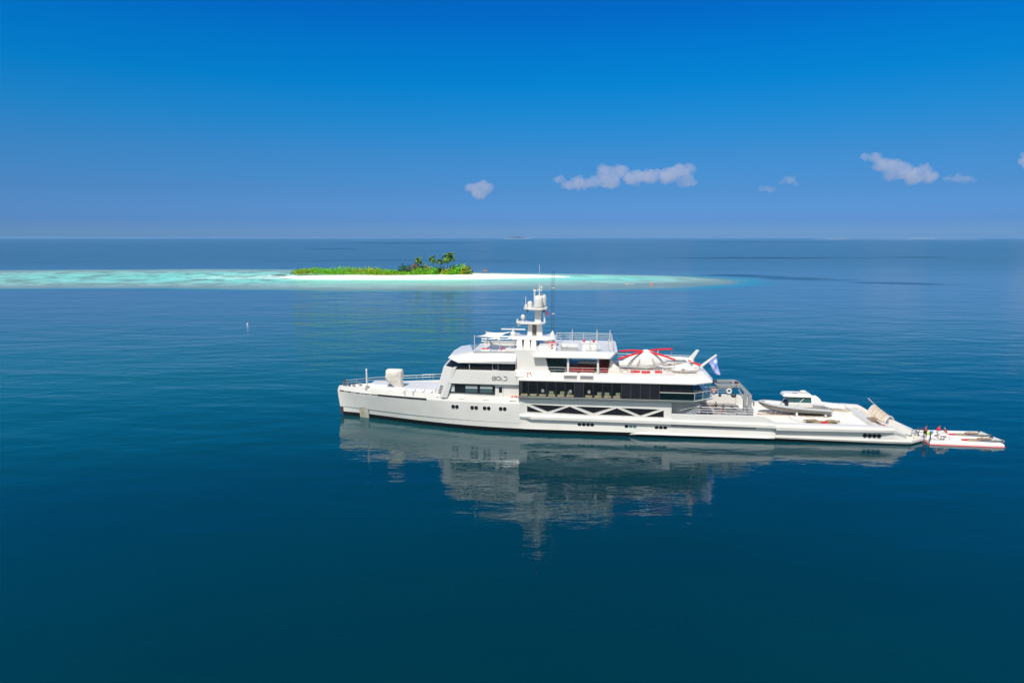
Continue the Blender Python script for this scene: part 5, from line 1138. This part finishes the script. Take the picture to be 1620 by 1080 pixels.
# ================================================================== PEOPLE
def skinmesh(name, verts, edges, radii, m, parent=None, sub=1, root=0):
    me = bpy.data.meshes.new(name); me.from_pydata(verts, edges, []); o = bpy.data.objects.new(name, me); C.objects.link(o)
    sk = o.modifiers.new('skin', 'SKIN'); o.modifiers.new('sub', 'SUBSURF').levels = sub; o.modifiers['sub'].render_levels = sub
    for i, r in enumerate(radii):
        d = me.skin_vertices[0].data[i]; d.radius = (r, r) if not isinstance(r, tuple) else r; d.use_root = (i == root)
    dg_ = bpy.context.evaluated_depsgraph_get(); ev = o.evaluated_get(dg_); m2 = bpy.data.meshes.new_from_object(ev)
    o.modifiers.clear(); o.data = m2; m2.materials.clear(); m2.materials.append(m); m2.polygons.foreach_set('use_smooth', [True] * len(m2.polygons))
    if parent: o.parent = parent
    return o
def person(loc, rot, label, shirt=RED, short=WCLOTH, lean=0.0, crouch=0.0, arms=((.25, -.2, .95), (.25, .2, .95)), scale=1.0, group=None, cap=None, seated=False):
    t = thing('person', label, 'person', loc, rot, group); t.scale = (scale,) * 3
    hipz = .92 - crouch * .5; hx = -.25 * crouch
    if seated: hipz = .48; hx = 0
    L_ = lean; nk = Vector((hx + .52 * math.sin(L_), 0, hipz + .52 * math.cos(L_)))
    sh = [Vector((nk.x - .03 * math.sin(L_), sg * .19, nk.z - .06)) for sg in (-1, 1)]
    ch = Vector((hx + .35 * math.sin(L_), 0, hipz + .35 * math.cos(L_)))
    head0 = nk + Vector((.06 * math.sin(L_), 0, .08)); head1 = nk + Vector((.04 + .12 * math.sin(L_), 0, .20)); head2 = nk + Vector((.03 + .14 * math.sin(L_), 0, .30))
    V_ = [Vector((hx, 0, hipz)), Vector((hx + .18 * math.sin(L_), 0, hipz + .18 * math.cos(L_))), ch, nk, head0, head1, head2]; Rr = [(.15, .12), (.135, .105), (.16, .115), (.065, .06), (.055, .055), (.088, .095), (.08, .085)]
    E_ = [(0, 1), (1, 2), (2, 3), (3, 4), (4, 5), (5, 6)]
    fist = []
    for i, sg in enumerate((-1, 1)):
        hand = Vector(arms[i]); hand.z += (hipz - .92); hand.x += hx
        el_ = sh[i].lerp(hand, .5) + Vector((-.07, sg * .06, -.06))
        b0 = len(V_); V_ += [sh[i], el_, hand, hand + (hand - el_).normalized() * .07]; Rr += [.06, .045, .03, .028]; E_ += [(2, b0), (b0, b0 + 1), (b0 + 1, b0 + 2), (b0 + 2, b0 + 3)]
        d = (hand - el_).normalized(); tip = hand + d * .07
        for f in range(5):
            off = Vector((0, (f - 1.5) * .022, 0)) if f < 4 else Vector((.02, -sg * .04, .01))
            ln = (.07, .08, .075, .06, .05)[f]; q0 = len(V_)
            V_ += [tip + off, tip + off + d * ln * .55 + Vector((0, 0, -.005)), tip + off + d * ln + Vector((0, 0, -.02))]; Rr += [.010, .009, .008]
            E_ += [(b0 + 3, q0), (q0, q0 + 1), (q0 + 1, q0 + 2)]
    legs = []
    for sg in (-1, 1):
        if seated:
            kn_ = Vector((.42, sg * .12, .50)); an = Vector((.45, sg * .12, .08)); hp = Vector((hx, sg * .1, hipz - .02))
        else:
            hp = Vector((hx, sg * .10, hipz - .06)); an = Vector((.02 * sg, sg * .13, .07)); kn_ = hp.lerp(an, .5) + Vector((.05 + .42 * crouch, sg * .02, 0))
        b0 = len(V_); V_ += [hp, kn_, an, an + Vector((.17, 0, -.03))]; Rr += [.095, .06, .042, .035]; E_ += [(0, b0), (b0, b0 + 1), (b0 + 1, b0 + 2), (b0 + 2, b0 + 3)]; legs.append((hp, kn_, an))
    body = skinmesh('body', V_, E_, Rr, SKIN, t)
    # face
    hc = head1 + Vector((.0, 0, .03)); f = MB(); f.ell(hc + Vector((.105, 0, -.015)), (.022, .014, .028), 6, 5); f.build('nose', SKIN, body, smooth=True)
    f = MB(); [f.ell(hc + Vector((.085, sg * .033, .02)), (.012, .013, .009), 6, 5) for sg in (-1, 1)]; f.build('eyes', HAIR, body)
    f = MB(); [f.ell(hc + Vector((-.0, sg * .092, 0)), (.022, .012, .032), 6, 5) for sg in (-1, 1)]; f.build('ears', SKIN, body)
    f = MB(); f.ell(hc + Vector((.088, 0, -.055)), (.010, .026, .007), 6, 5); f.build('mouth', mat('lips', (.35, .1, .08), .6), body)
    f = MB(); f.ell(hc + Vector((-.022, 0, .045)), (.105, .102, .09), 12, 8); f.build('hair', cap or HAIR, t, smooth=True)
    # clothes
    skinmesh('shirt', [Vector((hx, 0, hipz + .02)), V_[1], ch, nk - Vector((0, 0, .05)), sh[0], sh[0].lerp(V_[8], .6), sh[1], sh[1].lerp(V_[8 + 19], .6)], [(0, 1), (1, 2), (2, 3), (2, 4), (4, 5), (2, 6), (6, 7)], [(.19, .165), (.18, .155), (.215, .17), (.10, .10), .10, .082, .10, .082], shirt, t)
    sv = [Vector((hx, 0, hipz))]; se = []
    for hp, kn_, an in legs: b0 = len(sv); sv += [hp, hp.lerp(kn_, .85)]; se += [(0, b0), (b0, b0 + 1)]
    skinmesh('shorts', sv, se, [(.19, .155), .125, .095, .125, .095], short, t)
    return t
person((84.7, -4.0, .80), R(-20), 'person in a red and white vest standing at the inner end of the platform', RED, NAVY, .12, 0, arms=((.3, -.15, 1.0), (.28, .1, 1.02)))
person((86.6, -3.4, .80), R(10), 'person in a red shirt bending over a white bundle on the platform', RED, WCLOTH, .45, .25, arms=((.45, -.2, .75), (.42, .2, .78)), scale=1.05)
person((87.55, -3.7, .80), R(175), 'fair haired person in red stooping at the right of the white bundle', RED, WCLOTH, .5, .45, arms=((.5, -.15, .85), (.5, .15, .85)), scale=.95, cap=mat('fair_hair', (.45, .33, .18), .7))
person((57.3, 0.0, 2.35), R(-80), 'taller person in dark clothes standing on the deck before the crane', DARK, DARK, .1, 0, arms=((.3, -.2, .95), (.3, .2, .95)))
person((58.3, -.6, 2.35), R(-110), 'shorter person in navy stooping beside the crane', NAVY, MAROON, .35, .3, arms=((.3, -.2, .95), (.3, .2, .95)))
person((34.4, -4.6, 9.25), R(90), 'person in dark clothes standing in the open lounge', DARK, RED, 0, 0, scale=.95)
# white bundle on the platform
t = thing('gear_bundle', 'white bundle of gear with tan legs handled on the platform', 'gear', (86.5, -4.9, .8))
q = MB(); rnd = random.Random(2)
for k in range(9): q.ell((rnd.uniform(-.4, .5), rnd.uniform(-.3, .3), .65 + rnd.uniform(-.15, .35)), (rnd.uniform(.12, .3), .2, rnd.uniform(.08, .18)), 8, 6)
q.build('bundle', WCLOTH, t, smooth=True)
for x, y in ((-.2, -.2), (0.15, -.25), (1.0, -.1), (-.05, .25)): MB().tube([(x * .8, y * .5, .6), (x, y, 0)], .05, 5).build('leg', BEIGE, t)
q = MB(); q.ell((0, 0, .22), (.34, .22, .18)); single(q, 'lime_float', LIME, 'lime green float lying behind the white bundle', 'float', (85.9, -2.2, .8), smooth=True)
q = MB(); q.ell((0, 0, .35), (.25, .2, .2)); single(q, 'blue_bag', BLUEP, 'small blue bag beside the lime float', 'bag', (86.35, -2.3, .8), smooth=True)
q = MB(); q.torus((0, 0, .04), .35, .04, 'z', 14, 5, 0, 240); q.torus((.2, .1, .04), .5, .035, 'z', 14, 5, 180, 300); single(q, 'cable', STRAP, 'thin looped cable lying on the platform beside the gangway', 'cable', (85.5, -4.6, .8))

# ================================================================== HAZE
hz = MB().box(-69000, 69000, -60, 69500, -3.0, 30.5).build('haze', bpy.data.materials.new('air')); tag(hz, kind='stuff')
hm = hz.data.materials[0]; hm.use_nodes = True; ht = hm.node_tree; ht.nodes.clear()
ho = ht.nodes.new('ShaderNodeOutputMaterial'); hv = ht.nodes.new('ShaderNodeVolumePrincipled'); hv.inputs['Color'].default_value = (0.32, 0.60, 1.0, 1); hv.inputs['Density'].default_value = HAZE_D
ht.links.new(hv.outputs[0], ho.inputs['Volume'])
